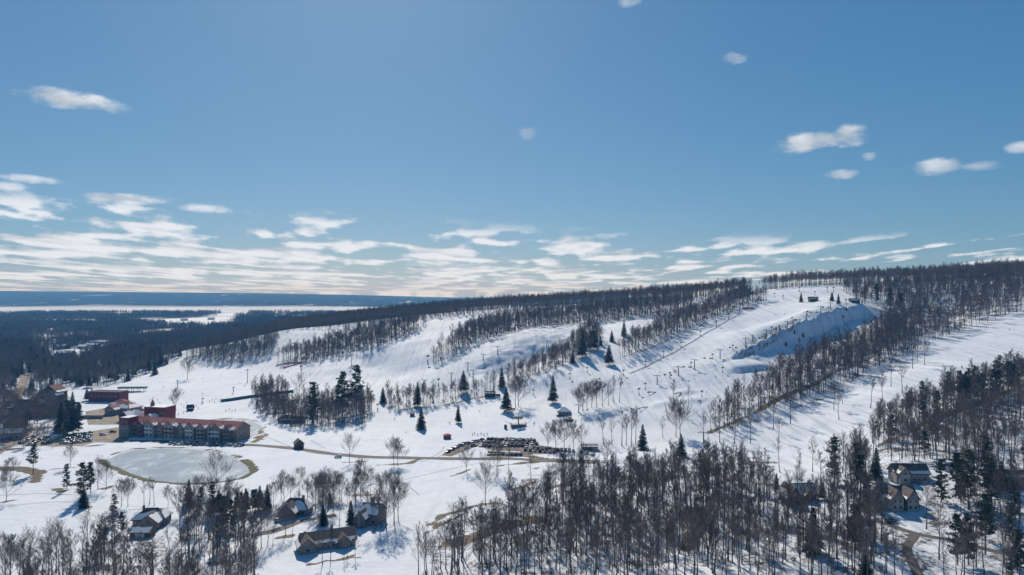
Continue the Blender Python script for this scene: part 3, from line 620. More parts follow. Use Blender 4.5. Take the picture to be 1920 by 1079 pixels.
CONIF = [
 ('spruce',1037,757,53,'tall dark spruce alone beside the lower main run'),('spruce',949,773,45,'full spruce with a red net at its foot'),('spruce',941,727,36,'spruce at the lower end of the mogul-side wood'),('spruce',790,806,41,'broad spruce alone on the snow left of the base area'),
 ('spruce',859,794,34,'small spruce alone on the snow above the car park'),('spruce',1142,686,38,'spruce alone in the gully beside the main run'),('spruce',1170,631,29,'spruce in the upper gully, taller one'),('spruce',1147,641,21,'spruce in the upper gully, smaller one'),
 ('spruce',1092,670,52,'biggest dark spruce in the mogul-side wood'),('spruce',1112,658,47,'dark spruce behind the biggest one in the mogul-side wood'),('spruce',1126,648,18,'short spruce at the gully end of the mogul-side wood'),('spruce',1074,681,24,'low spruce left of the biggest one in the mogul-side wood'),
 ('pine',587,794,76,'pine standing above the grove by the base pond, left one'),('pine',642,780,82,'thin-topped pine in the middle of the grove by the base pond'),('pine',668,772,86,'tallest pine of the grove by the base pond'),('spruce',718,756,30,'small spruce at the left end of the long hedge of trees'),
 ('spruce',783,763,45,'spruce in the long hedge of trees, left part'),('spruce',869,737,42,'spindly spruce in the long hedge of trees, right part'),
 ('spruce',1502,567,19,'small spruce on the upper main run'),('spruce',1560,565,18,'small spruce near the summit lift, left one'),('spruce',1572,572,21,'small spruce near the summit lift, right one'),
 ('pine',1643,571,38,'broad dark pine at the head of the gully, left of three'),('pine',1668,584,42,'dark pine at the head of the gully, middle of three'),('pine',1688,591,40,'dark pine at the head of the gully, right of three'),
 ('spruce',1587,585,9,'shrubby spruce at the top of the shaded scarp'),('spruce',1581,598,7,'tiny spruce on the shaded scarp below the topmost one'),('spruce',1490,628,9,'tiny spruce low on the shaded scarp, first from the left but one'),('spruce',1506,635,10,'tiny spruce low on the shaded scarp, rightmost of four'),('spruce',1498,641,8,'tiny spruce low on the shaded scarp, third of four'),('spruce',1474,651,10,'tiny spruce low on the shaded scarp, leftmost of four'),
 ('spruce',240,715,26,'dark conifer at the edge of the wood behind the teal canopy, left one'),('spruce',290,703,26,'dark conifer at the edge of the wood behind the teal canopy, right one'),
 ('spruce',136,768,34,'conifer beside the dark village building'),('spruce',163,752,24,'left of two small conifers by the long maroon block'),('spruce',172,752,24,'right of two small conifers by the long maroon block'),
 ('spruce',115,812,58,'big dark conifer above the village car park, first from the left'),('pine',126,816,64,'big dark conifer above the village car park, second from the left'),('spruce',137,815,60,'big dark conifer above the village car park, third from the left'),('pine',147,812,52,'big dark conifer above the village car park, fourth from the left'),
 ('pine',62,890,56,'dark pine by the brown path on the golf course'),('pine',125,918,46,'young pine west of the pond with a blue shadow'),('pine',155,940,72,'tallest pine in the row west of the pond'),('pine',170,926,58,'bushy pine in the row west of the pond, nearest the pond'),('spruce',157,954,42,'dark narrow conifer at the near end of the row west of the pond'),
 ('pine',214,986,58,'bushy pine left of the blue-roofed house'),('pine',228,1002,42,'lower bushy pine in front of the blue-roofed house'),
 ('spruce',354,951,52,'pointed spruce right of the blue-roofed house'),('pine',376,958,42,'pine in the thicket below the pond, first from the left'),('pine',398,962,56,'pine in the thicket below the pond, second from the left'),('spruce',410,968,48,'dark conifer in the thicket below the pond, third from the left'),('pine',428,962,38,'pine in the thicket below the pond, fourth from the left'),('pine',445,964,40,'pine in the thicket below the pond, fifth from the left'),('spruce',461,962,46,'dark conifer in the thicket below the pond, sixth from the left'),
 ('spruce',487,958,46,'left of two pointed spruces beside the cottage'),('spruce',501,957,48,'right of two pointed spruces beside the cottage'),('spruce',606,987,40,'dark spruce in the drive circle behind the brown-roofed house'),('spruce',658,992,52,'dark spruce between the brown-roofed and chimneyed houses'),('spruce',619,948,24,'small spruce behind the drive by the chimneyed house'),
 ('spruce',1205,846,50,'spruce at the back edge of the foreground wood'),('spruce',1277,856,42,'conifer at the top of the wood trail'),
 ('spruce',1456,922,34,'dark conifer left of the blue-roofed chalet'),('spruce',1541,938,34,'dark conifer right of the blue-roofed chalet'),('spruce',1525,1042,88,'large spruce in the foreground below the chalet'),('pine',1600,1010,62,'pine on the slope right below the chalet'),
 ('spruce',1643,907,68,'tall conifer at the left end of the upper timbered house'),('pine',1626,952,56,'bushy conifer left of the lower timbered house'),('pine',1816,956,112,'largest dark pine right of the timbered houses'),('pine',1792,935,84,'dark pine behind the largest one by the timbered houses'),('pine',1765,942,80,'pine touching the upper timbered house'),
 ('spruce',1859,924,66,'wide spruce on the slope near the right picture edge, left one'),('spruce',1878,922,56,'wide spruce on the slope near the right picture edge, right one'),('pine',1848,1042,98,'dark pine beside the lower road, middle right'),('pine',1893,1013,68,'dark pine beside the lower road at the right edge'),('pine',1816,1062,72,'dark pine in front of the lower road'),
 ('pine',1608,1014,64,'dark conifer left of the house drive'),('spruce',1622,1088,56,'dark conifer at the bottom edge left of the drive'),('pine',1895,1085,50,'low pine in the bottom right corner'),
]
for (k, u, v, h, lab) in CONIF: at_px(k, u, v, h, '=' + lab)

# keep roads, houses and yards clear of the woods
BLOCK += [[(1268,862),(1292,862),(1300,905),(1310,930),(1300,945),(1276,930),(1268,900)],[(1460,902),(1560,902),(1560,948),(1460,948)],[(1635,868),(1790,868),(1770,975),(1625,975)],
          [(1600,962),(1690,962),(1740,1000),(1920,1030),(1920,1060),(1760,1034),(1740,1090),(1690,1090),(1690,1020),(1600,985)],[(1880,895),(1960,895),(1960,935),(1880,935)],
          [(222,940),(335,940),(335,1078),(240,1078)],[(232,596),(300,598),(440,594),(440,606),(330,613),(280,606)],[(60,599),(180,599),(180,605),(60,604)],[(54,628),(66,628),(86,670),(74,670)],[(85,612),(100,612),(108,645),(95,665),(85,650)],
          [(90,664),(190,641),(212,655),(150,682),(95,686)],[(150,626),(180,630),(165,640)],[(20,735),(42,700),(56,700),(64,725),(30,765)]]
MIXF = dict(forest=1.0, brush=.3); MIXR = dict(forest=.9, rust=.08, brush=.3)
wood('nose', [(345,670),(395,655),(450,640),(522,626),(522,650),(508,666),(480,678),(440,685),(400,683),(375,680)], 4.6, 17, MIXF, 700, 1010)
wood('nose', [(512,682),(560,664),(640,640),(700,625),(800,607),(780,626),(700,656),(640,669),(580,681)], 4.4, 17, MIXF, 700, 1000)
wood('ridge', [(803,684),(830,660),(860,635),(900,612),(960,600),(1100,588),(1300,571),(1300,584),(1130,606),(1085,607),(1000,614),(950,626),(900,641),(860,662),(820,684)], 4.2, 17, MIXF, 680, 960)
wood('mogul', [(930,722),(960,706),(1010,690),(1045,672),(1075,640),(1112,618),(1132,640),(1112,664),(1070,682),(1020,702),(985,716),(945,727)], 4.0, 15, MIXF, 560, 820)
wood('main', [(1160,676),(1166,658),(1230,622),(1290,598),(1340,577),(1395,556),(1445,563),(1380,582),(1330,602),(1270,632),(1210,658)], 3.9, 16, MIXF, 560, 920)
wood('hedge', [(722,752),(736,772),(800,765),(870,752),(932,740),(928,732),(870,741),(800,753),(745,757)], 3.9, 15, MIXR, 480, 700)
wood('grove', [(470,748),(482,776),(545,801),(600,804),(688,797),(700,775),(690,752),(640,750),(560,768),(520,760),(545,742),(490,735)], 3.9, 15, MIXR, 450, 760)
wood('diagonal', [(1325,813),(1338,788),(1400,747),(1470,707),(1520,674),(1580,652),(1640,632),(1662,604),(1690,620),(1740,622),(1705,664),(1640,694),(1600,712),(1560,735),(1500,756),(1450,768),(1400,795),(1360,814)], 4.2, 17, MIXR, 400, 760, gaps=.15)
wood('hill', [(1608,572),(1660,566),(1664,606),(1660,640),(1640,690),(1700,668),(1800,622),(1990,560),(1990,520),(1920,500),(1600,534),(1580,545)], 5.0, 18, MIXR, 480, 900, gaps=.28)
wood('spur', [(1632,832),(1642,806),(1700,775),(1760,748),(1920,697),(1960,690),(1960,735),(1920,740),(1800,772),(1700,818),(1660,850)], 3.9, 15, dict(forest=.82, pine=.1, rust=.08), 300, 520)
wood('scarp', [(1375,668),(1440,628),(1490,602),(1502,612),(1450,647),(1400,674)], 3.4, 15, dict(brush=1.0), 500, 720)
wood('spur', [(1660,850),(1800,776),(1960,738),(1960,850),(1800,860),(1700,872)], 4.8, 16, MIXR, 270, 480, gaps=.2)
wood('front', [(775,1110),(800,1078),(850,1045),(900,1015),(950,985),(1000,955),(1040,925),(1090,905),(1270,898),(1345,893),(1430,905),(1450,930),(1452,962),(1620,965),(1640,1000),(1630,1100),(780,1110)], 4.5, 18, MIXR, 190, 420, gaps=.15)
wood('front', [(1560,1000),(1620,985),(1700,1040),(1700,1110),(1540,1110)], 4.6, 17, MIXR, 190, 300, gaps=.2)
wood('slope', [(1690,1000),(1760,985),(1930,1010),(1930,1110),(1760,1110),(1745,1050)], 6.0, 16, dict(forest=.8, pine=.2), 190, 300, gaps=.3)
wood('slope', [(1560,880),(1640,860),(1940,860),(1940,1000),(1800,985),(1790,900),(1620,960),(1560,950)], 4.6, 17, dict(forest=.9, pine=.07, brush=.2), 220, 330, gaps=.12)
wood('corner', [(-30,1150),(-30,1110),(60,1090),(130,1066),(200,1015),(330,1002),(440,996),(478,1015),(482,1060),(490,1190),(-30,1190)], 4.6, 16, MIXR, 190, 290, gaps=.3)
wood('corner', [(335,955),(480,958),(500,985),(470,1000),(335,995)], 6.0, 11, dict(open=.5, pine=.3, forest=.2), 260, 340)
BLOCK += [[(513,950),(585,950),(585,980),(513,980)],[(556,1000),(690,983),(690,1040),(556,1042)],[(662,952),(712,952),(712,994),(662,994)]]
wood('houses', [(510,932),(600,926),(700,922),(722,985),(715,1000),(660,1000),(600,985),(515,985)], 6.5, 11, dict(open=.65, forest=.15, brush=.3), 250, 360, gaps=.25)
wood('houses', [(500,990),(560,985),(555,1060),(500,1060)], 7.5, 12, dict(open=.6, forest=.2, brush=.3), 220, 330, gaps=.3)
wood('beyond', [(1960,690),(2500,560),(2500,900),(1960,860)], 6.0, 16, MIXR, 150, 560, gaps=.15)
wood('beyond', [(1950,870),(2500,900),(2500,1200),(1950,1200)], 8.0, 16, MIXR, 150, 400, gaps=.3)
wood('village', [(0,756),(60,740),(130,770),(150,800),(140,830),(60,842),(-40,850),(-40,760)], 9.0, 13, dict(open=.7, forest=.3), 400, 700, gaps=.3)
wood('village', [(-80,655),(200,668),(335,655),(338,672),(250,712),(180,728),(110,728),(0,745),(-80,740)], 5.8, 17, dict(forest=.92, spruce=.08), 600, 1150)
def wood_xy(stand, poly, spacing, h, kinds):
    xs = [p[0] for p in poly]; ys = [p[1] for p in poly]
    X, Y = np.meshgrid(np.arange(min(xs), max(xs), spacing), np.arange(min(ys), max(ys), spacing)); X = X.ravel() + RNG.normal(0, .4 * spacing, X.size); Y = Y.ravel() + RNG.normal(0, .4 * spacing, Y.size)
    ok = inpoly(poly, X, Y); ks = list(kinds); pr = np.array([kinds[k] for k in ks]); pick = RNG.choice(len(ks), size=len(X), p=pr / pr.sum()); hh = np.clip(h * RNG.normal(1, .12, len(X)), h * .6, h * 1.3); Z = zat(X, Y)
    for i in np.nonzero(ok)[0]: TREES.append((ks[pick[i]], float(X[i]), float(Y[i]), float(Z[i]) - .2, float(hh[i]), stand))
wood_xy('crest', [(-480,1030),(-400,1000),(-319,968),(-195,978),(-115,945),(-71,945),(-20,985),(90,960),(180,925),(250,900),(302,878),(318,905),(330,980),(250,1040),(90,1110),(-60,1190),(-230,1290),(-330,1300),(-480,1200)], 6.0, 18, dict(forest=1.0))
wood_xy('crest', [(338,895),(400,872),(460,858),(500,845),(560,835),(640,840),(660,930),(500,960),(345,960)], 6.0, 18, dict(forest=1.0))
wood_xy('crest', [(560,830),(620,760),(700,720),(820,760),(800,900),(640,900)], 5.5, 18, dict(forest=1.0))

# distant woods on the plain: clumps
def clump(seed, conifer):
    rd = random.Random(seed); m = MB()
    for k in range(13):
        a = rd.random() * 6.28; r = 15 * math.sqrt(rd.random()); x, y = r * math.cos(a), r * math.sin(a); h = rd.uniform(11, 17)
        if not conifer:
            m.tube([(x, y, -1), (x, y, h * .9)], [.22, .05], 3)
            for j in range(34):
                t = rd.uniform(.35, 1); p = Vector((x, y, h * t * .9)); d = Vector((rd.gauss(0, 1), rd.gauss(0, 1), rd.uniform(.3, 1.6))).normalized(); e = p + d * rd.uniform(1.5, 4.0) * (1.25 - t * .6); s = d.orthogonal().normalized() * .13
                m.tri(p - s, p + s, e); s2 = d.cross(s); m.tri(p.lerp(e, .4) - s2, p.lerp(e, .4) + s2, e + Vector((rd.gauss(0, .8), rd.gauss(0, .8), .6)))
        else:
            for j in range(60):
                t = rd.random(); w = (1 - t) ** .8 * 2.6 + .1; a2 = rd.random() * 6.28; p = Vector((x, y, h * (.1 + .9 * t)))
                e = p + Vector((math.cos(a2) * w, math.sin(a2) * w, -.5)); s = Vector((-math.sin(a2), math.cos(a2), 0)) * w * .45
                m.tri(p + Vector((0, 0, .5)), e - s, e + s)
    return m.mesh('wood_clump_variant', NEEDLE if conifer else TWIG)
FARC = [clump(5, 0), clump(6, 0), clump(7, 0), clump(8, 1), clump(9, 1)]
def far_woods():
    P = []
    for (y0, y1, sp) in ((1000, 1500, 19), (1500, 2200, 24), (2200, 3330, 30)):
        X, Y = np.meshgrid(np.arange(-2300, 900, sp), np.arange(y0, y1, sp)); X = X.ravel() + RNG.normal(0, sp * .35, X.size); Y = Y.ravel() + RNG.normal(0, sp * .35, Y.size)
        Z = zat(X, Y); U, V = uv_of(X, Y, Z); ok = (U > -160) & (U < 2000) & ((Y > 1320) | (X < -480 - (Y - 1000) * .0)) & (Y < 3320)
        ok &= ~((Y < 1320) & (X > -480))
        clear = field_noise(X, Y) > .575; ok &= ~(clear & (Y > 1400))
        for b in BLOCK + FIELDS: ok &= ~inpoly(b, U, V)
        con = (fbm(X / 120 + 31, Y / 200 + 7) > .50).astype(int)
        for i in np.nonzero(ok)[0]: P.append((X[i], Y[i], Z[i], RNG.integers(3, 5) if con[i] and RNG.random() < .8 else RNG.integers(0, 3), RNG.uniform(.8, 1.2)))
    return P

def scatter(name, label, cat, pts, meshes, seed=1):
    """one mass of trees: points carrying a variant number, a turn and a size"""
    colx = bpy.data.collections.new(name + '_variants')
    for i, ms in enumerate(meshes):
        o = bpy.data.objects.new('variant_%02d' % i, ms); colx.objects.link(o)
    pts = np.array(pts, float); me = bpy.data.meshes.new(name); me.vertices.add(len(pts)); me.vertices.foreach_set('co', pts[:, :3].ravel().astype(np.float32))
    a = me.attributes.new('variant', 'INT', 'POINT'); a.data.foreach_set('value', pts[:, 3].astype(np.int32))
    a = me.attributes.new('size', 'FLOAT', 'POINT'); a.data.foreach_set('value', pts[:, 4].astype(np.float32))
    a = me.attributes.new('turn', 'FLOAT', 'POINT'); a.data.foreach_set('value', (RNG.random(len(pts)) * 6.283).astype(np.float32)); me.update()
    o = link(name, me); tag(o, label, cat, kind='stuff')
    ng = bpy.data.node_groups.new(name + '_nodes', 'GeometryNodeTree'); ng.interface.new_socket('Geometry', in_out='INPUT', socket_type='NodeSocketGeometry'); ng.interface.new_socket('Geometry', in_out='OUTPUT', socket_type='NodeSocketGeometry')
    N, L = ng.nodes, ng.links; gi = N.new('NodeGroupInput'); go = N.new('NodeGroupOutput'); iop = N.new('GeometryNodeInstanceOnPoints'); ci = N.new('GeometryNodeCollectionInfo')
    ci.inputs['Collection'].default_value = colx; ci.inputs['Separate Children'].default_value = True; ci.inputs['Reset Children'].default_value = True
    def na(k, t):
        n = N.new('GeometryNodeInputNamedAttribute'); n.data_type = t; n.inputs['Name'].default_value = k; return n.outputs[0]
    L.new(gi.outputs[0], iop.inputs['Points']); L.new(ci.outputs[0], iop.inputs['Instance']); iop.inputs['Pick Instance'].default_value = True
    L.new(na('variant', 'INT'), iop.inputs['Instance Index']); L.new(na('size', 'FLOAT'), iop.inputs['Scale'])
    cx = N.new('ShaderNodeCombineXYZ'); L.new(na('turn', 'FLOAT'), cx.inputs[2]); L.new(cx.outputs[0], iop.inputs['Rotation'])
    L.new(iop.outputs[0], go.inputs[0]); md = o.modifiers.new('scatter', 'NODES'); md.node_group = ng
    return o
NVAR = dict(brush=3, forest=7, open=4, rust=2, spruce=4, pine=4)
def pick_variant(kind, i): return '%s%d' % (kind, i % NVAR[kind])
STANDS = dict(front=('bare hardwood trunk in the big wood at the bottom of the picture','trees of the big foreground wood'),corner=('bare hardwood in the wood filling the lower left corner','trees of the lower left wood'),
  spur=('tree in the wood on the spur at the right edge','trees of the right-hand spur wood'),slope=('tree on the snowy slope around the timbered houses','trees around the timbered houses'),diagonal=('bare hardwood in the diagonal wood between the two wide runs','trees of the diagonal wood'),
  grove=('bare tree in the grove beside the base pond','trees of the grove by the base pond'),hedge=('bare tree in the long hedge of trees above the base area','trees of the long hedge'),village=('tree among the village houses','village trees'),
  mogul=('bare tree beside the mogul run','trees beside the mogul run'),main=('bare tree along the left edge of the main run','trees along the main run'),hill=('bare tree on the wooded hilltop','trees of the wooded hilltop'),nose=('bare tree on the wooded nose of the ridge','trees of the ridge nose'),
  ridge=('bare tree in the band of wood above the mogul run','trees of the upper band'),houses=('bare tree in the yards between the cottage and the chimneyed house','yard trees by the cottage'),beyond=('bare tree beyond the right picture edge','trees off to the right'),crest=('bare tree on the skyline of the ridge','skyline trees'))
def plant_tree(kind, x, y, z, h, label, cat, group, i):
    key = pick_variant(kind, i); tm, cm = PROTO[key]; s = h / PH[kind]
    e = bpy.data.objects.new({'spruce': 'spruce_tree', 'pine': 'pine_tree'}.get(kind, 'bare_tree'), None); COL.objects.link(e); e.empty_display_size = 1
    e.location = (x, y, z); e.rotation_euler = (0, 0, (i * 2.399) % 6.283); e.scale = (s, s, s); tag(e, label, cat, group)
    link('trunk', tm, None, e); link('crown', cm, None, e)
def plant_all():
    seen = []
    for i, t in enumerate(TREES):
        u, v = uv_of(t[1], t[2], t[3]); vis = -20 < u < 1940 and v - t[4] / t[2] * F < 1075
        seen.append((t[4] / t[2] * (1 if vis else .01), i))
    single = {i for i, t in enumerate(TREES) if t[5][0] == '='}
    nb = sum(1 for i in single if TREES[i][0] in ('open', 'forest', 'rust'))
    order = [i for s, i in sorted(seen, reverse=True) if i not in single and TREES[i][0] in ('open', 'forest', 'rust')]
    chosen = set(order[:max(0, 300 - nb)])
    conif = [i for s, i in sorted(seen, reverse=True) if i not in single and TREES[i][0] in ('spruce', 'pine')][:70]
    chosen |= set(conif)
    hard, ever = [], []
    hk = [k for k in PROTO if k[:4] in ('fore', 'open', 'rust', 'brus')]; ek = [k for k in PROTO if k[:4] in ('spru', 'pine')]
    for i, (kind, x, y, z, h, st) in enumerate(TREES):
        if i in single: plant_tree(kind, x, y, z, h, st[1:], {'spruce': 'spruce', 'pine': 'pine'}.get(kind, 'tree'), None, i)
        elif i in chosen:
            lab, grp = STANDS[st]; u_, v_ = uv_of(x, y, z)
            if st == 'front':
                where = 'left edge by the ski track' if u_ < 1000 else 'middle' if u_ < 1200 else 'part beside the trail' if u_ < 1340 else 'right part below the chalet'
                lab = 'bare tree in the bottom foreground wood, %s, %s' % (where, 'front rows' if v_ > 1010 else 'back rows'); grp += ', ' + where
            if st == 'corner': where = 'left end' if u_ < 170 else 'middle' if u_ < 330 else 'right end'; lab = 'bare tree in the %s of the lower left corner wood' % where; grp += ', ' + where
            if kind in ('spruce', 'pine'): lab, grp = 'dark evergreen among the bare ' + {'spur': 'trees of the wood on the right-hand spur', 'slope': 'trees around the timbered houses', 'corner': 'trees of the lower left thicket', 'village': 'trees behind the village'}.get(st, 'trees'), 'evergreens: ' + grp
            plant_tree(kind, x, y, z, h, lab, {'spruce': 'spruce', 'pine': 'pine'}.get(kind, 'tree'), grp, i)
        elif kind in ('spruce', 'pine'): ever.append((x, y, z, ek.index(pick_variant(kind, i)), h / PH[kind]))
        else: hard.append((x, y, z, hk.index(pick_variant(kind, i)), h / PH[kind]))
    def joined(keys):
        out = []
        for k in keys:
            m = MB(); me = bpy.data.meshes.new('whole_' + k); T, C = PROTO[k]; vv, ff, mi = [], [], []
            for q, src in enumerate((T, C)):
                b = len(vv); vv += [v.co[:] for v in src.vertices]; ff += [[b + j for j in p.vertices] for p in src.polygons]; mi += [q] * len(src.polygons)
            me.from_pydata(vv, [], ff); me.materials.append(T.materials[0]); me.materials.append(C.materials[0]); me.polygons.foreach_set('material_index', mi); me.update(); out.append(me)
        return out
    scatter('bare_forest', 'leafless hardwood forest covering the ridge and slopes', 'forest', hard, joined(hk))
    if ever: scatter('evergreen_forest', 'scattered evergreens mixed into the farther woods', 'forest', ever, joined(ek))
    scatter('distant_forest', 'hazy mixed forest covering the plain towards the lake', 'forest', far_woods(), FARC)
    print('TREES', len(TREES), 'hard', len(hard), 'ever', len(ever))
# ------------------------------------------------------------------ roads and yards, laid as thin sheets over the ground
ASPH = mat('wet_asphalt', (0.10, 0.088, 0.078), 0.8, 0.3, 0.25); DIRT = mat('thawed_gravel', (0.20, 0.155, 0.115), 0.9, 0.3, 0.2); YARD = mat('sandy_yard', (0.30, 0.25, 0.19), 0.9, 0.25, 0.2)
def smooth_line(pts, step=3.0):
    P = [Vector((*p, 0)) for p in pts]; out = []
    for i in range(len(P) - 1):
        p0, p1, p2, p3 = P[max(i - 1, 0)], P[i], P[i + 1], P[min(i + 2, len(P) - 1)]; n = max(2, int((p2 - p1).length / step))
        for k in range(n):
            t = k / n; out.append(.5 * (2 * p1 + (p2 - p0) * t + (2 * p0 - 5 * p1 + 4 * p2 - p3) * t * t + (3 * p1 - p0 - 3 * p2 + p3) * t ** 3))
    out.append(P[-1]); return out
def ribbon(name, px, width, m, dz=.06, world=False, kind='structure'):
    pts = [(p[0], p[1]) if world else tuple(G(*p)[:2]) for p in px]; L = smooth_line(pts); v, f = [], []; cols = 5
    for i, p in enumerate(L):
        d = (L[min(i + 1, len(L) - 1)] - L[max(i - 1, 0)]).normalized(); s = Vector((-d.y, d.x, 0)); w = width * (1 + .12 * math.sin(i * .7) * (1 if width > 3 else 0))
        for k in range(cols):
            q = p + s * w * (k / (cols - 1) - .5); v.append((q.x, q.y, float(zat(q.x, q.y)) + dz))
    for i in range(len(L) - 1):
        for k in range(cols - 1): a = i * cols + k; f.append((a, a + 1, a + cols + 1, a + cols))
    o = link(name, mesh_of(name, v, f, True), m)
    if kind: tag(o, kind=kind)
    return o
def yard(name, px, m, dz=.05):
    poly = [tuple(G(*p)[:2]) for p in px]; bm = bmesh.new(); xs = [p[0] for p in poly]; ys = [p[1] for p in poly]
    st = 4.0; nx = int((max(xs) - min(xs)) / st) + 2; ny = int((max(ys) - min(ys)) / st) + 2
    bmesh.ops.create_grid(bm, x_segments=nx, y_segments=ny, size=.5, matrix=Matrix.Translation(((min(xs) + max(xs)) / 2, (min(ys) + max(ys)) / 2, 0)) @ Matrix.Diagonal((nx * st, ny * st, 1, 1)))
    n = len(poly)   # cut along the outline, drop what lies outside
    for i in range(n):
        a, b = Vector((*poly[i], 0)), Vector((*poly[(i + 1) % n], 0)); d = b - a
        bmesh.ops.bisect_plane(bm, geom=bm.verts[:] + bm.edges[:] + bm.faces[:], plane_co=a, plane_no=Vector((-d.y, d.x, 0)).normalized(), dist=1e-4)
    cs = [f.calc_center_median() for f in bm.faces]; ins = inpoly(poly, np.array([c.x for c in cs]), np.array([c.y for c in cs]))
    bmesh.ops.delete(bm, geom=[f for f, k in zip(bm.faces[:], ins) if not k], context='FACES')
    for v in bm.verts: v.co.z = float(zat(v.co.x, v.co.y)) + dz + .002 * math.sin(v.co.x)
    me = bpy.data.meshes.new(name); bm.to_mesh(me); bm.free(); o = link(name, me, m); return tag(o, kind='structure')
ribbon('road', [(1120,868),(1030,865),(960,861),(880,861),(790,860),(720,859),(660,856),(610,850),(560,843),(510,838),(460,835),(400,832),(340,830),(280,828),(235,828)], 6.0, ASPH, .09)
ribbon('road', [(-20,858),(15,838),(30,822),(60,806),(110,800)], 6.5, YARD, .07); ribbon('road', [(66,690),(48,705),(40,730),(22,762)], 9.0, YARD, .07)
ribbon('road', [(60,628),(66,645),(80,668)], 9.0, YARD, .1)
ribbon('driveway', [(1590,982),(1640,978),(1690,996),(1735,1008),(1800,1018),(1930,1048)], 3.0, ASPH, .08); ribbon('driveway', [(1716,1006),(1700,1030),(1712,1060),(1730,1095)], 3.0, ASPH, .12)
ribbon('driveway', [(470,1006),(520,995),(570,978),(630,968)], 4.0, ASPH, .08); ribbon('driveway', [(1880,917),(1930,905)], 5.0, YARD, .08)
yard('car_park', [(826,855),(850,843),(880,832),(910,825),(960,822),(1003,827),(1012,836),(1050,842),(1062,847),(1040,852),(1000,853),(985,858),(975,848),(930,846),(893,838),(868,848),(846,857)], DIRT, .05)
yard('car_park', [(915,847),(985,850),(992,857),(912,857)], DIRT, .08)
yard('car_park', [(160,811),(235,800),(243,822),(232,832),(178,830),(150,838),(100,838),(36,836),(34,824),(100,818)], YARD, .05)
yard('plaza', [(160,772),(195,766),(215,780),(240,788),(232,797),(165,797)], YARD, .05)
TRACK = mat('packed_ski_track', (0.66, 0.68, 0.71), 0.7, 0.08, 0.4)
for off in (-2, 2): ribbon('ski_track', [(779 + off, 1090), (781 + off, 1045), (786 + off, 1000), (803 + off, 968), (818 + off, 950), (826 + off, 940)], .5, TRACK, .05)
WORN = mat('tyre_packed_snow', (0.40, 0.41, 0.43), 0.8, 0.2, 0.5)
for pts in ([(735,906),(790,893),(850,879),(905,868)],[(740,897),(765,912),(786,930)],[(778,866),(810,858),(828,846),(832,838)],[(788,867),(822,858),(836,848)],[(488,815),(515,826),(545,838)],[(583,826),(610,842)],[(0,952),(60,946),(110,943),(180,944)],[(240,958),(300,955),(430,948)],[(0,930),(80,926),(150,930)],[(840,1005),(800,1020),(790,1050)]):
    ribbon('snow_track', pts, .7, WORN, .04)
# ------------------------------------------------------------------ buildings
WARM = mat('brown_timber_front', (0.25, 0.18, 0.14), .85, .3, .5); STONE = mat('grey_stone_wall', (0.20, 0.19, 0.18), .9, .3, .4); TAN = mat('tan_render', (0.30, 0.265, 0.225), .85, .15, .3); MAROON = mat('maroon_boards', (0.17, 0.035, 0.04), .8, .2, .4)
REDROOF = mat('red_shingles', (0.34, 0.115, 0.095), .8, .3, .5); BROWNROOF = mat('brown_shingles', (0.13, 0.105, 0.09), .85, .25, .6); DARKROOF = mat('dark_shingles', (0.055, 0.05, 0.05), .85, .3, .6)
WOOD = mat('brown_boards', (0.13, 0.09, 0.065), .85, .25, .6); DARKWOOD = mat('dark_boards', (0.05, 0.04, 0.035), .85, .25, .6); WHITE = mat('white_paint', (0.72, 0.72, 0.70), .6, .06, .5); CREAM = mat('cream_stucco', (0.42, 0.39, 0.36), .85, .12, .4)
SNOW = mat('roof_snow', (0.82, 0.83, 0.85), .7, .05, .6); TEAL = mat('teal_cover', (0.02, 0.13, 0.17), .5, .2, .3); STEEL = mat('galvanised_steel', (0.16, 0.165, 0.17), .5, .2, .8, metallic=.3); GLASS = glass_mat()
GREENM = mat('green_boards', (0.035, 0.06, 0.05), .8, .2, .5); ORANGE = mat('orange_fabric', (0.62, 0.10, 0.04), .7, .15, .6); REDNET = mat('red_netting', (0.60, 0.07, 0.08), .8, .2, 1.5); PINK = mat('faded_red_boards', (0.38, 0.17, 0.14), .8, .2, .6); BLACK = mat('black_rubber', (0.02, 0.02, 0.02), .8, .2, 1.)
YELLOW = mat('yellow_paint', (0.62, 0.40, 0.06), .5, .1, .6)
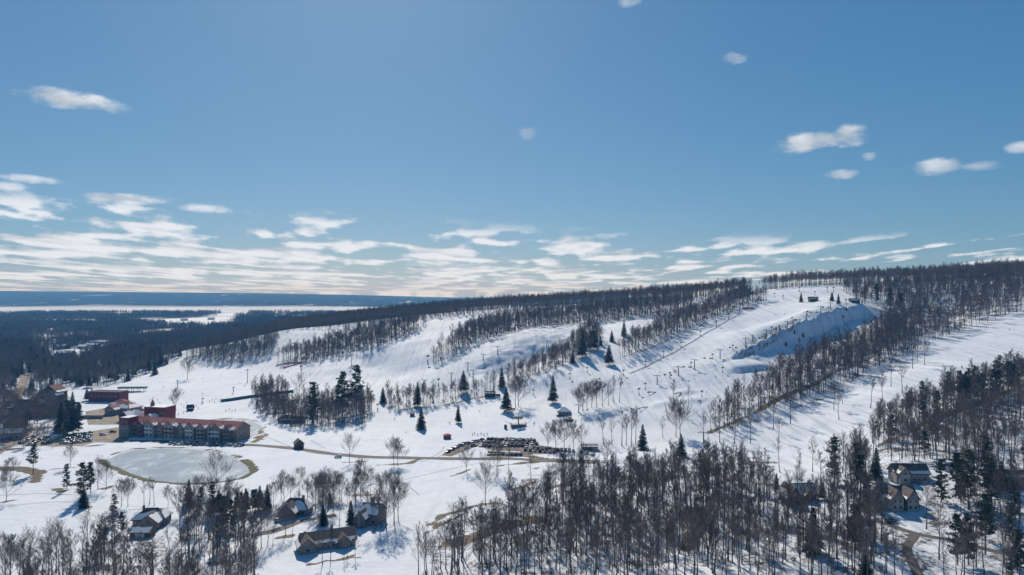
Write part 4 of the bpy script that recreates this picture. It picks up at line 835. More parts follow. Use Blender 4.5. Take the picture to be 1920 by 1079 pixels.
class Bld:
    def __init__(s, name, label, cat, u, v, rot=0.0, sink=.6, pos=None, group=None):
        g = pos or G(u, v); s.e = bpy.data.objects.new(name, None); COL.objects.link(s.e); s.e.location = g; s.e.rotation_euler = (0, 0, R(rot)); tag(s.e, label, cat, group); s.sink = sink; s.d = g[1]; sc_ = .8 if name in ('blue_roofed_house', 'cottage', 'brown_roofed_house', 'chimneyed_house', 'timbered_house', 'chalet', 'garage') else 1.0; s.e.scale = (sc_,) * 3
    def part(s, name, mb, m, parent=None): return mb.obj(name, m, parent or s.e)
    def box(s, name, x0, x1, y0, y1, z0, z1, m, parent=None):
        b = MB(); b.box(x0, x1, y0, y1, z0, z1); return s.part(name, b, m, parent)
    def mass(s, x0, x1, y0, y1, hw, rh, roof='x', wm=None, rm=None, eave=.6, snow=(.0, .0), z0=0.0, base=None):
        """walls with gables, a roof of real thickness and lying snow; roof 'x': ridge along x, 'y': ridge along y, 'hip', 'flat'"""
        w = MB(); zb = z0 - (s.sink if z0 == 0 else 0); top = z0 + hw; xm, ym = (x0 + x1) / 2, (y0 + y1) / 2
        w.box(x0, x1, y0, y1, zb, top)
        if roof == 'x':
            for x in (x0, x1): w.v += [Vector((x, y0, top)), Vector((x, y1, top)), Vector((x, ym, top + rh))]; k = len(w.v); w.f.append((k - 3, k - 2, k - 1))
        if roof == 'y':
            for y in (y0, y1): w.v += [Vector((x0, y, top)), Vector((x1, y, top)), Vector((xm, y, top + rh))]; k = len(w.v); w.f.append((k - 3, k - 2, k - 1))
        wall = s.part('wall', w, wm)
        if roof == 'flat':
            rf = s.box('roof', x0 - .3, x1 + .3, y0 - .3, y1 + .3, top + .003, top + .45, rm)
            if snow[0]: s.box('snow', x0, x1, y0, y1, top + .452, top + .62, SNOW, rf)
            return wall
        r = MB(); sn = MB(); th = .28; a0, a1, b0, b1 = x0 - eave, x1 + eave, y0 - eave, y1 + eave
        def slope(A, B, C, D, fr):      # eave A-B, ridge D-C
            A, B, C, D = map(Vector, (A, B, C, D)); n = (B - A).cross(D - A).normalized(); n = n if n.z > 0 else -n; k = len(r.v)
            r.v += [A, B, C, D, A + n * th, B + n * th, C + n * th, D + n * th]
            r.f += [tuple(k + i for i in f) for f in ((0, 1, 2, 3), (4, 5, 6, 7), (0, 1, 5, 4), (1, 2, 6, 5), (2, 3, 7, 6), (3, 0, 4, 7))]
            if fr > 0:                  # an uneven snow blanket that has slid towards the eave
                o = n * (th + .03); o2 = n * (th + .2); m = 7; k = len(sn.v)
                for i in range(m):
                    t = i / (m - 1); lo = A.lerp(B, .02 + .96 * t); hi = D.lerp(C, .02 + .96 * t); f0 = .03 + .05 * random.random(); f1 = min(.97, fr * random.uniform(.8, 1.15))
                    p, q = lo.lerp(hi, f0), lo.lerp(hi, f1); sn.v += [p + o, p + o2, q + o2, q + o]
                for i in range(m - 1):
                    b = k + i * 4; sn.f += [(b, b + 4, b + 5, b + 1), (b + 1, b + 5, b + 6, b + 2), (b + 2, b + 6, b + 7, b + 3)]
        e0 = top - rh * eave / ((y1 - y0) / 2) if roof != 'y' else top - rh * eave / ((x1 - x0) / 2); zt = top + rh
        if roof == 'x':
            slope((a0, b0, e0), (a1, b0, e0), (a1, ym, zt), (a0, ym, zt), snow[0]); slope((a1, b1, e0), (a0, b1, e0), (a0, ym, zt), (a1, ym, zt), snow[1])
        elif roof == 'y':
            slope((a0, b1, e0), (a0, b0, e0), (xm, b0, zt), (xm, b1, zt), snow[0]); slope((a1, b0, e0), (a1, b1, e0), (xm, b1, zt), (xm, b0, zt), snow[1])
        else:
            h = min((y1 - y0) / 2, (x1 - x0) / 2 - .3); p, q = (x0 + h, ym, zt), (x1 - h, ym, zt)
            slope((a0, b0, e0), (a1, b0, e0), q, p, snow[0]); slope((a1, b1, e0), (a0, b1, e0), p, q, snow[1])
            slope((a0, b1, e0), (a0, b0, e0), p, p, snow[1]); slope((a1, b0, e0), (a1, b1, e0), q, q, snow[0])
        rf = s.part('roof', r, rm)
        if sn.v: s.part('snow', sn, SNOW, rf)
        return wall
    def window(s, x, y, z, w, h, face='front', fm=None):
        f = MB(); g = MB()
        if face in ('front', 'back'):
            o = -1 if face == 'front' else 1; f.box(x - w / 2 - .1, x + w / 2 + .1, y + o * .06, y + o * .002, z - .1, z + h + .1); g.box(x - w / 2, x + w / 2, y + o * .09, y + o * .062, z, z + h)
        else:
            o = -1 if face == 'left' else 1; f.box(min(y + o * .06, y + o * .002), max(y + o * .06, y + o * .002), x - w / 2 - .1, x + w / 2 + .1, z - .1, z + h + .1); g.box(min(y + o * .09, y + o * .062), max(y + o * .09, y + o * .062), x - w / 2, x + w / 2, z, z + h)
        wn = s.part('window', f, fm or WHITE); s.part('pane', g, GLASS, wn)
    def beam(s, pts, r=.1, m=None):
        b = MB(); b.tube(pts, [r] * len(pts), 4); s.part('timber', b, m or DARKWOOD)
    def gable_timbers(s, x0, x1, y, top, rh, z0):
        xm = (x0 + x1) / 2; y -= .06
        for q in ([(x0, y, top), (x1, y, top)], [(x0, y, z0 + .1), (x0, y, top)], [(x1, y, z0 + .1), (x1, y, top)], [(xm, y, top), (xm, y, top + rh - .3)], [(xm - (x1 - x0) * .27, y, top), (xm, y, top + rh * .6)], [(xm + (x1 - x0) * .27, y, top), (xm, y, top + rh * .6)]): s.beam(q)

# the long hotel in front of the pond
b = Bld('hotel', 'long three-storey hotel with red roof and gables facing the frozen pond', 'hotel', 0, 0, -13.9, pos=Vector((-265, 474, 0)))
b.mass(0, 83.5, 0, 16, 8, 4.2, 'x', WARM, REDROOF, .7, (.35, .8))
for i, (f, w, m, zz) in enumerate([(.10, 6, MAROON, 9.2), (.20, 7.5, CREAM, 9.2), (.39, 7.5, CREAM, 9.4), (.59, 6.5, CREAM, 9.4), (.69, 6.5, CREAM, 9.2), (.83, 7.5, TAN, 9.4), (.93, 5, TAN, 8.6)]):
    x = f * 83.5; b.mass(x - w / 2, x + w / 2, -1.6, 3, zz - .6, 3.2, 'y', m, REDROOF, .5, (.0, .45)); b.gable_timbers(x - w / 2, x + w / 2, -1.6, zz - .6, 3.2, 0)
    for z in (1.0, 4.0, 6.6):
        for dx in (-w * .22, w * .22): b.window(x + dx, -1.6, z, 1.5, 1.6)
        if z > 1: b.box('balcony', x - w * .42, x + w * .42, -2.6, -1.65, z - .35, z + .55, WHITE if i % 2 else WOOD)
for k in range(26):
    x = 3 + k * 3.1
    if any(abs(x - f * 83.5) < w / 2 + 1 for f, w in ((.10, 6), (.20, 7.5), (.39, 7.5), (.59, 6.5), (.69, 6.5), (.83, 7.5), (.93, 5))): continue
    for z in (.9, 3.6, 6.1): b.window(x, 0, z, 1.6, 1.7)
for k in range(4):
    for z in (1, 4, 6.4): b.window(2.5 + k * 3.6, 83.5, z, 1.2, 1.4, 'right')
for f in (.295, .49, .765, .145): x = f * 83.5; b.mass(x - 2, x + 2, -.5, 5, 8.4, 2.4, 'y', (CREAM, WARM)[int(f * 100) % 2], REDROOF, .4, (.5, .7)); b.window(x, -.5, 6.9, 1.4, 1.3); b.window(x, -.5, 3.9, 1.4, 1.5)
b = Bld('hotel_tower', 'square stone and maroon tower block at the west end of the hotel', 'tower', 0, 0, -13.9, pos=Vector((-271, 472, 0)))
b.mass(0, 8, -1, 9, 8.2, 0, 'flat', STONE, REDROOF); b.mass(.6, 7.4, -.4, 8.4, 4.2, 0, 'flat', MAROON, REDROOF, snow=(1, 1), z0=8.7)
for z in (1, 4, 9.5):
    for x in (2.5, 5.5): b.window(x, -1 if z < 8 else -.4, z, 1.2, 1.5)
b = Bld('lodge_block', 'tall maroon lodge block with a pointed turret behind the hotel', 'lodge', 0, 0, -12, pos=Vector((-271, 503, 0)))
b.mass(0, 17, 0, 12, 15, 0, 'flat', MAROON, REDROOF, snow=(1, 0)); b.mass(-9, 1, -5, 8, 6.5, 3.2, 'y', MAROON, REDROOF, .6, (.7, .5)); b.mass(6, 12, -7, 0, 9, 2.6, 'y', CREAM, REDROOF, .5, (.6, .8))
t = MB(); t.tube([(3, 5, 15.4), (3, 5, 17.5), (3, 5, 20.5)], [1.5, 1.5, .05], 8); b.part('turret', t, REDROOF)
for z in (1.5, 4.5, 7.5, 10.5):
    for x in (13.3, 15.5): b.window(x, 0, z, 1.2, 1.4)
b = Bld('lodge_wing', 'low gabled lodge wing with brown front and snowy red roof', 'lodge', 0, 0, -20, pos=Vector((-300, 533, 0)))
b.mass(0, 16, 0, 11, 4.5, 4, 'x', WOOD, REDROOF, .8, (.7, .2)); b.mass(-2, 7, -6, 3, 4.2, 3.6, 'y', DARKWOOD, REDROOF, .8, (.3, .9)); b.window(2.5, -6, 1.5, 2.2, 2); b.window(12, 0, 1.2, 2, 1.6); b.window(15, 0, 1.2, 1, 1.6)
b = Bld('day_lodge', 'wide day lodge with pink-red hipped roofs patched with snow', 'lodge', 0, 0, -16, pos=Vector((-334, 563, .5)))
b.mass(0, 22, 0, 14, 4.5, 4.2, 'hip', TAN, REDROOF, .9, (.55, .8)); b.mass(4, 14, -6, 2, 4, 3.4, 'y', TAN, REDROOF, .8, (.2, .4)); b.mass(-6, 8, 8, 20, 5.5, 3.8, 'hip', TAN, REDROOF, .8, (.4, .7))
for x in (6, 8.5, 11): b.window(x, -6, 1.2, 1.6, 1.9)
for x in (1.5, 16.5, 19): b.window(x, 0, 1.2, 1.6, 1.8)
b = Bld('maroon_hall', 'long flat-roofed maroon hall at the back of the lodge group', 'hall', 0, 0, -8, pos=Vector((-386, 622, 1)))
b.mass(0, 31, 0, 12, 8, 0, 'flat', MAROON, DARKROOF)
for x in range(3, 30, 4): b.window(x, 0, 3.5, 1.5, 1.4)
b = Bld('dark_apartment_house', 'tall dark steep-roofed apartment house among the village trees', 'building', 92, 757, -6)
b.mass(-8, 8, 0, 12, 10, 6, 'y', DARKWOOD, MAROON, .6, (.0, .3)); b.mass(-9, -3, -3, 6, 8, 4, 'y', DARKWOOD, DARKROOF, .5, (.2, .4)); b.mass(3, 9, -3, 6, 8, 4, 'y', DARKWOOD, DARKROOF, .5, (.2, .4))
for z in (1.2, 4, 6.6):
    for x in (-7, -5, -1, 1, 5, 7): b.window(x, -3 if abs(x) > 2 else 0, z, 1.1, 1.4)
for i, (u, v, w, rot, lab) in enumerate([(6,791,13,10,'snow-roofed townhouse at the left picture edge, nearest the road'),(28,790,12,-5,'townhouse with a sunlit snow roof, second from the left edge'),(52,786,12,8,'townhouse with a snow roof, third from the left edge'),(84,784,20,-4,'long dark townhouse row right of the snow-roofed townhouses'),(36,772,12,0,'dark townhouse behind the snow-roofed townhouses'),(112,782,12,-10,'dark townhouse beside the big village conifers'),(68,768,11,12,'townhouse with a snow roof behind the long dark row'),(14,776,11,-8,'townhouse with a snow roof behind the leftmost one'),(130,778,10,14,'small townhouse right beside the big village conifers'),(22,806,12,10,'townhouse nearest the parked cars at the left edge')]):
    b = Bld('townhouse', lab, 'house', u, v, rot, group='townhouses in the village'); b.mass(-w / 2, w / 2, 0, 10, 5, 4.2, 'x', DARKWOOD, DARKROOF, .6, (.75 if i < 3 or i > 5 else .3, .9)); b.mass(-2.6, 2.6, -3, 4, 5, 3.6, 'y', WOOD, DARKROOF, .5, (.8, .3))
    b.window(-w / 2 + 1.5, 0, 1.4, 1.3, 1.4); b.window(w / 2 - 1.5, 0, 1.4, 1.3, 1.4); b.window(0, -3, 1.4, 1.6, 1.5); b.window(0, -3, 4.3, 1.2, 1.2)
b = Bld('roadside_house', 'tan building with a snowy roof at the left edge beside the parked cars', 'house', 12, 826, 14); b.mass(-9, 9, 0, 9, 4.5, 2.8, 'x', TAN, BROWNROOF, .7, (.8, .8))
for x in (-6, -2, 2, 6): b.window(x, 0, 1.3, 1.4, 1.5)
for i, (u, v, lab) in enumerate([(152,655,'far village house beside the forest clearing, leftmost'),(172,652,'far village house in the forest clearing, middle'),(120,668,'far village house by the distant road'),(192,646,'far village house at the clearing edge, rightmost'),(105,636,'farthest village house by the snowy lane'),(186,668,'far long building with a flat snow roof in the clearing'),(60,602,'distant farm building on the plain'),(300,604,'distant white-roofed works building in the snow field, left'),(345,602,'distant white-roofed works building in the snow field, middle'),(395,600,'distant white-roofed works building in the snow field, right'),(135,676,'far village house nearest the ski slope woods'),(110,655,'far village house beside the snowy lane bend')]):
    b = Bld('distant_house', lab, 'house', u, v, (i * 37) % 50 - 25, group='houses out on the plain'); w = 11 if i != 5 else 24; b.mass(-w, w, 0, 12, 4.5, 3.5, 'x', (TAN, WOOD, DARKWOOD)[i % 3], BROWNROOF, .6, (.9, .9)); b.window(-3, 0, 1.5, 1.5, 1.5); b.window(3, 0, 1.5, 1.5, 1.5)

# houses in the near woods
b = Bld('blue_roofed_house', 'house with frosty blue-grey gabled roofs behind the lower left wood', 'house', 275, 990, 6)
b.mass(-8, 8, 2, 12, 4.0, 4.2, 'hip', STONE, BROWNROOF, .7, (.65, .9)); b.mass(-3, 7, -4, 5, 3.6, 4.0, 'y', STONE, BROWNROOF, .7, (.85, .9)); b.window(2, -4, 1.1, 2.6, 1.5); b.window(-5.5, 2, 1.1, 1.6, 1.4); b.window(-7, 2, 1.1, .8, 1.4); b.box('chimney', -4.6, -3.6, 6, 7, 6, 10, STONE)
b = Bld('garage', 'low snow-covered garage in front of the blue-roofed house', 'garage', 262, 1010, 4); b.mass(-5, 5, 0, 7, 2.8, 2.2, 'x', WOOD, BROWNROOF, .6, (.8, .8)); b.box('door', -2.2, 2.2, -.08, -.003, 0, 2.3, WHITE)
b = Bld('cottage', 'grey cottage with a big snowy front gable beside the two spruces', 'house', 547, 972, -4)
b.mass(-8, 8, 2, 11, 4.2, 4.6, 'hip', STONE, BROWNROOF, .7, (.7, .6)); b.mass(-6, 3, -4, 4, 3.8, 4.4, 'y', STONE, BROWNROOF, .8, (.9, .5)); b.window(-3.5, -4, 1.1, 1.5, 1.6); b.window(.2, -4, 1.1, 1.5, 1.6); b.window(5.5, 2, 1.2, 1.6, 1.4); b.box('door', -2, -1, -4.08, -4.003, 0, 2.2, DARKWOOD); b.box('chimney', 3.6, 4.8, 6, 7, 7, 10.6, STONE)
b = Bld('brown_roofed_house', 'long low house with a broad brown roof and stone end gable', 'house', 580, 1036, 24)
b.mass(-3, 22, 0, 12, 3.6, 3.8, 'x', STONE, BROWNROOF, .9, (.25, .5)); b.mass(-5, 3, -2.5, 8, 3.6, 3.6, 'y', STONE, BROWNROOF, .8, (.35, .0)); b.mass(13, 19, -2, 5, 3.4, 2.8, 'y', STONE, BROWNROOF, .7, (.2, .2)); b.window(-1, -2.5, 1, 2.2, 1.6)
for x in (6, 9, 11.5): b.window(x, 0, 1, 1.4, 1.4)
b.box('chimney', 11, 12.2, 6.4, 7.6, 6.2, 9.6, STONE)
b = Bld('chimneyed_house', 'tall grey house with two stone chimneys and snowy roofs', 'house', 688, 990, -14)
b.mass(-5, 5, 2, 13, 6, 4.2, 'x', STONE, BROWNROOF, .7, (.8, .5)); b.mass(-5.5, 0, -3, 6, 5, 3.4, 'y', STONE, BROWNROOF, .6, (.7, .8)); b.box('chimney', -1.2, .6, 7, 8.6, 7, 13.4, STONE); b.box('chimney', -3.6, -1.7, -3.9, -3.003, -.5, 9.2, STONE)
b.window(2.5, 2, 1.2, 1.8, 1.6); b.window(2.5, 2, 4, 1.4, 1.3); b.window(-.8, -3, 1.2, 1, 1.4); b.window(-4.6, -3, 1.2, 1, 1.4)
b = Bld('chalet', 'wooded-slope chalet with sky-blue snow on its steep roofs', 'house', 1505, 947, 5)
b.mass(-5, 8.5, 2, 11, 4.4, 4.4, 'x', WOOD, BROWNROOF, .8, (.92, .9)); b.mass(-8.5, -2, -2, 9, 4.2, 5.0, 'y', WOOD, BROWNROOF, .8, (.5, .95)); b.mass(1.5, 5.5, -.6, 4, 4.4, 2.6, 'y', WOOD, BROWNROOF, .5, (.4, .9)); b.window(-5.3, -2, 1.2, 2, 1.7); b.window(-5.3, -2, 4.6, 1.4, 1.4); b.window(3.5, -.6, 1.2, 1.6, 1.6); b.window(7, 2, 1.2, 1.4, 1.4); b.box('chimney', 6.2, 7.2, 6, 7, 6.5, 10.2, STONE)
b = Bld('timbered_house', 'upper half-timbered house with a long brown roof and snowy dormer', 'house', 1712, 907, -3)
b.mass(-8, 9, 1, 10, 4.8, 4.0, 'x', CREAM, BROWNROOF, .7, (.35, .8)); b.mass(-7.5, -2, -1.5, 5, 5.2, 3.0, 'y', CREAM, BROWNROOF, .5, (.5, .8)); b.gable_timbers(-7.5, -2, -1.5, 5.2, 3.0, 0); b.window(-4.7, -1.5, 1.1, 1.8, 1.6); b.window(-4.7, -1.5, 4.6, 1.6, 1.2)
for x in (1, 3.5, 6.5): b.window(x, 1, 1.2, 1.5, 1.5); b.beam([(x + 1.2, .93, 0), (x + 1.2, .93, 4.6)])
b = Bld('timbered_house', 'lower half-timbered house with twin front gables above the drive', 'house', 1692, 957, -2)
b.mass(-8, 8, 2, 11, 5.2, 4.2, 'x', CREAM, BROWNROOF, .7, (.3, .6))
for (x0, x1) in ((-6.5, -.8), (.8, 6.2)): b.mass(x0, x1, -3, 5, 5.8, 4.0, 'y', CREAM, BROWNROOF, .6, (.3, .6)); b.gable_timbers(x0, x1, -3, 5.8, 4.0, 0)
for x in (-5, -2.4, 2.2, 4.8):
    for z in (1, 3.8): b.window(x, -3, z, 1.3, 1.5)
b.box('door', -.6, .6, 1.9, 1.997, 0, 2.3, DARKWOOD); b.mass(-12, -8, 3, 9, 3, 2.4, 'x', CREAM, BROWNROOF, .5, (.8, .8))
b = Bld('carport', 'brown open carport on the slope at the right picture edge', 'carport', 1916, 912, -8); b.mass(-6, 6, 3, 8, 2.8, 2, 'x', WOOD, BROWNROOF, .8, (.4, .8))
for x in (-6, 0, 6): b.box('post', x - .12, x + .12, -.12, .12, -.5, 2.6, DARKWOOD)
b.box('canopy', -6.6, 6.6, -.6, 2.95, 2.62, 2.9, BROWNROOF)

# small buildings of the ski area
b = Bld('field_shed', 'small dark gabled shed beside the road on open snow', 'shed', 562, 842, 28); b.mass(-2.6, 2.6, 0, 6, 3.0, 2.4, 'y', WOOD, BROWNROOF, .4, (.0, .2)); b.box('door', -.9, .9, -.07, -.003, 0, 2.2, DARKWOOD); b.window(3, 2.6, 1.1, 1, 1, 'right')
b = Bld('ticket_hut', 'square warming hut with a snowy hipped roof beside the lift base', 'hut', 1057, 780, -6); b.mass(-4.2, 4.2, 0, 7, 2.9, 2.3, 'hip', TAN, BROWNROOF, .9, (.9, .9)); b.box('deck', -5.5, 5.5, -1.6, -.003, -.5, .25, WOOD)
for x in (-2.6, 0, 2.6): b.window(x, 0, 1.1, 1.5, 1.2)
b = Bld('lift_station', 'chairlift base station with a raised deck and a canopy on a mast', 'lift station', 973, 803, 8); b.box('deck', -5.5, 5.5, 0, 5, -.6, 2.2, STEEL)
m = MB(); m.tube([(0, 2.5, 2.2), (0, 2.5, 6.2)], [.45, .4], 8); b.part('mast', m, STEEL); b.box('canopy', -3, 3, .6, 4.4, 6.2, 7.3, GREENM); m = MB(); m.tube([(0, 2.5, 5.6 + .12 * math.sin(0)), (0, 2.5, 5.9)], [2.6, 2.6], 20); b.part('bullwheel', m, STEEL)
for sx in (-1, 1): m = MB(); m.tube([(sx * 5.5, 2.5, 2.1), (sx * 10, 4, 4.4)], [.16, .12], 5); b.part('ramp_rail', m, STEEL); b.box('rail', sx * 5.3 - .06, sx * 5.3 + .06, 0, 5, 2.203, 3.2, STEEL)
b.box('control_hut', -10.5, -8.6, 0, 1.8, -.5, 2.1, GREENM)
b = Bld('snow_groomer', 'snow groomer with a pale cab parked by the lift base', 'groomer', 1067, 790, 20); b.box('body', -2.2, 2.2, -1.1, 1.1, .55, 1.5, WHITE); b.box('cab', -.4, 1.8, -1, 1, 1.503, 2.9, YELLOW); b.box('windscreen', 1.803, 1.86, -.85, .85, 1.7, 2.7, GLASS)
for y in (-1.5, 1.5): b.box('track', -2.4, 2.4, y - .45, y + .45, 0, .9, BLACK)
m = MB(); m.tube([(-2.2, 0, 1.2), (-3.4, 0, .9)], [.15, .15], 5); b.part('tiller_arm', m, STEEL); b.box('tiller', -4.1, -3.3, -2.2, 2.2, .1, .7, STEEL); b.box('blade', 2.7, 2.9, -2.4, 2.4, .1, 1.1, STEEL)
b = Bld('kiosk', 'round-topped kiosk with an orange roof alone on the snow above the road', 'kiosk', 838, 824, 0)
m = MB(); m.tube([(0, 2, -.4), (0, 2, 2.0)], [2.6, 2.6], 12); b.part('wall', m, DARKWOOD); m = MB(); m.tube([(0, 2, 2.003), (0, 2, 2.5), (0, 2, 3.2), (0, 2, 3.5)], [3.0, 2.7, 1.4, .1], 12); b.part('roof', m, ORANGE); b.box('hatch', -1.2, 1.2, -.68, -.55, .9, 1.8, GLASS)
b = Bld('red_hut', 'tiny faded red hut under the bare tree at the hedge end', 'hut', 773, 782, 10); b.mass(-1.8, 1.8, 0, 3, 2.3, .9, 'x', PINK, BROWNROOF, .3, (.6, .6)); b.box('door', -.5, .5, -.06, -.003, 0, 1.9, DARKWOOD)
b = Bld('grove_cabin', 'dark low cabin at the left end of the pond grove', 'cabin', 532, 794, -8); b.mass(-4.5, 4.5, 0, 8, 3, 2.6, 'hip', WOOD, DARKROOF, .7, (.1, .3)); b.mass(4.5, 14, 1, 7, 2.6, 2.0, 'x', STONE, DARKROOF, .6, (.1, .4)); b.window(-2, 0, 1, 1.6, 1.2); b.window(2, 0, 1, 1.6, 1.2); b.window(9, 1, 1, 2.4, 1.2)
b = Bld('pavilion', 'long green-roofed open pavilion before the pond grove', 'pavilion', 517, 775, 4); b.box('roof', -7.5, 7.5, -.6, 4.6, 3.0, 3.5, GREENM)
for x in (-6.8, -2.3, 2.3, 6.8):
    for y in (0, 4): b.box('post', x - .12, x + .12, y - .12, y + .12, -.5, 2.997, DARKWOOD)
b.box('table', -4, 4, 1.4, 2.6, .65, .8, WOOD)
b = Bld('teal_canopy', 'long teal canopy on posts at the foot of the beginner slope', 'canopy', 246, 736, 3); b.box('roof', -13.5, 13.5, 0, 5, 3.4, 5.0, TEAL)
for x in range(-12, 13, 6):
    for y in (.4, 4.6): b.box('post', x - .14, x + .14, y - .14, y + .14, -.6, 3.397, STEEL)
b.box('deck', -14, 22, -.8, 5.5, -.6, .35, WOOD)
b = Bld('hedge_shed', 'dark green shed at the right end of the hedge of trees', 'shed', 917, 746, -10); b.mass(-4, 4, 0, 6, 3.6, 1.4, 'x', GREENM, DARKROOF, .5, (.3, .3)); b.box('door', -1.2, 1.2, -.07, -.003, 0, 2.4, DARKWOOD)
b = Bld('trailer', 'small dark trailer parked right of the green shed', 'trailer', 933, 745, 10); b.box('body', -2.4, 2.4, 0, 2, .6, 2.2, DARKWOOD)
for x in (-1, 1): m = MB(); m.tube([(x, -.1, .45), (x, .15, .45)], [.45, .45], 12); b.part('wheel', m, BLACK)
b = Bld('pump_house', 'grey building half hidden by bare trees behind the car park', 'building', 1106, 846, 0); b.mass(-5, 5, 0, 6, 2.2, 1.0, 'x', STONE, STEEL, .5, (.3, .8)); b.box('door', -1, 1, -.07, -.003, 0, 2.4, DARKWOOD); b.window(-4, 0, 1, 1.6, 1.2); b.window(4, 0, 1, 1.6, 1.2)
b = Bld('ski_hire_hut', 'small dark peaked hut among skiers behind the lodge', 'hut', 356, 771, 15); b.mass(-2.4, 2.4, 0, 4.5, 2.2, 2.6, 'x', GREENM, DARKROOF, .5, (.2, .2)); b.box('door', -.6, .6, -.07, -.003, 0, 1.9, DARKWOOD)
b = Bld('summit_station', 'dark chairlift top station at the head of the shaded scarp', 'lift station', 1604, 569, -10); b.mass(-4.5, 4.5, 0, 6, 3, 1.8, 'x', GREENM, DARKROOF, .8, (.3, .6)); m = MB(); m.tube([(7, 2, -.5), (8.5, 2, 5)], [.3, .2], 6); b.part('mast', m, STEEL); b.box('door', -1, 1, -.07, -.003, 0, 2.2, DARKWOOD)
b = Bld('summit_hut', 'small brown hut alone on the upper main run', 'hut', 1526, 566, -8); b.mass(-4.5, 4.5, 0, 6, 3.4, 1.8, 'x', WOOD, DARKROOF, .6, (.2, .5)); b.box('door', -.7, .7, -.07, -.003, 0, 2.1, DARKWOOD)
b = Bld('ridge_lodge', 'dark flat-roofed viewing lodge on stilts on the ridge skyline', 'lodge', 0, 0, 4, pos=Vector((300, 882, float(zat(300, 882)))))
b.mass(-9, 9, 0, 10, 4, 0, 'flat', DARKWOOD, DARKROOF, z0=3.5); b.box('terrace', -15, 13, -4, 11, 3.1, 3.497, DARKWOOD); b.mass(-4, 5, 2, 9, 2.2, 1.6, 'hip', DARKWOOD, DARKROOF, .8, z0=8.0)
for x in (-14, -8, -2, 4, 10):
    for y in (-3, 8): b.box('stilt', x - .25, x + .25, y - .25, y + .25, -4, 3.097, DARKWOOD)
for x in (-6.5, -3, .5, 4, 7): b.window(x, 0, 4.6, 2.2, 1.8)

# conveyor tunnel, low wall
b = Bld('conveyor_tunnel', 'long teal covered conveyor tunnel climbing the beginner slope', 'conveyor', 415, 753, 0)
p0, p1 = G(415, 754), G(549, 736); seg = 22; m = MB(); n = 9; dirv = (p1 - p0); perp = Vector((-dirv.y, dirv.x, 0)).normalized()
for i in range(seg + 1):
    q = p0.lerp(p1, i / seg); q.z = float(zat(q.x, q.y))
    for k in range(n): a = math.pi * k / (n - 1); m.v.append(q - b.e.location + perp * math.cos(a) * 2.0 + Vector((0, 0, math.sin(a) * 2.7 - .1)))
for i in range(seg):
    for k in range(n - 1): a = i * n + k; m.f.append((a, a + 1, a + n + 1, a + n))
b.part('cover', m, TEAL)
for i in range(0, seg + 1, 2):
    q = p0.lerp(p1, i / seg); q.z = float(zat(q.x, q.y)); m = MB(); m.tube([q - b.e.location + perp * math.cos(math.pi * k / 8) * 2.06 + Vector((0, 0, math.sin(math.pi * k / 8) * 2.77 - .1)) for k in range(9)], [.09] * 9, 4); b.part('hoop', m, STEEL)
b = Bld('terrace_wall', 'low dark retaining wall with snow-capped posts before the lodge', 'wall', 178, 786, -2); b.box('wall', -20, 6, 0, .8, -.5, 2.2, STONE)
for k in range(14): b.box('post', -20 + k * 2 - .3, -20 + k * 2 + .3, -.2, 1.0, 2.203, 2.9, STONE); b.box('snow', -20 + k * 2 - .3, -20 + k * 2 + .3, -.2, 1.0, 2.903, 3.1, SNOW)
# ------------------------------------------------------------------ lift towers, snow guns, nets
def empty(name, g, rot=0.0, label=None, cat=None, group=None):
    e = bpy.data.objects.new(name, None); COL.objects.link(e); e.location = g; e.rotation_euler = (0, 0, rot); return tag(e, label, cat, group)
ORD = ['first', 'second', 'third', 'fourth', 'fifth', 'sixth', 'seventh', 'eighth', 'ninth', 'tenth', 'eleventh', 'twelfth', 'thirteenth', 'fourteenth', 'fifteenth', 'sixteenth', 'seventeenth', 'eighteenth', 'nineteenth', 'twentieth'] + ['number %d' % k for k in range(21, 60)]
def mast_mesh(h, r):
    m = MB(); m.tube([(0, 0, -.6), (0, 0, h)], [r, r * .75], 8); return m.mesh('mast', STEEL, True)
def arm_mesh(w):
    m = MB(); m.box(-w, w, -.18, .18, -.18, .18)
    for s in (-1, 1): m.box(s * w - .2, s * w + .2, -1.4, 1.4, -.5, -.19)
    return m.mesh('crossarm', STEEL)
ARM = arm_mesh(2.6); MAST = {}
def lift_tower(u, v, hpx, rot, label, group):
    g = G(u, v); h = max(6.0, hpx * g.y / F); e = empty('lift_tower', g, R(rot), label, 'lift tower', group); k = round(h * 2) / 2
    if k not in MAST: MAST[k] = mast_mesh(k, .34)
    link('mast', MAST[k], None, e); a = link('crossarm', ARM, None, e); a.location = (0, 0, k - .3)
    m = MB(); m.box(-.5, .5, -.5, .5, -.6, .35)
    if 'fp' not in MAST: MAST['fp'] = m.mesh('footing', STONE)
    link('footing', MAST['fp'], None, e); lad = MB(); lad.box(.36, .44, -.2, .2, 1, k - 1)
    if ('l', k) not in MAST: MAST[('l', k)] = lad.mesh('ladder', STEEL)
    link('ladder', MAST[('l', k)], None, e)
LINES = [('main run', -35, [(1085,775,14),(1232,722,17),(1272,705,17),(1302,693,18),(1350,673,17),(1398,652,17),(1437,636,15),(1476,618,15),(1512,601,15),(1539,588,13),(1557,580,12)]),
         ('mogul run', -40, [(795,734,22),(846,715,15),(887,715,20),(877,696,15),(906,675,10),(933,664,14),(1025,653,14)]),
         ('beginner slope', -60, [(333,728,15),(464,718,25),(659,688,21)]), ('lower right run', -30, [(1319,832,21)])]
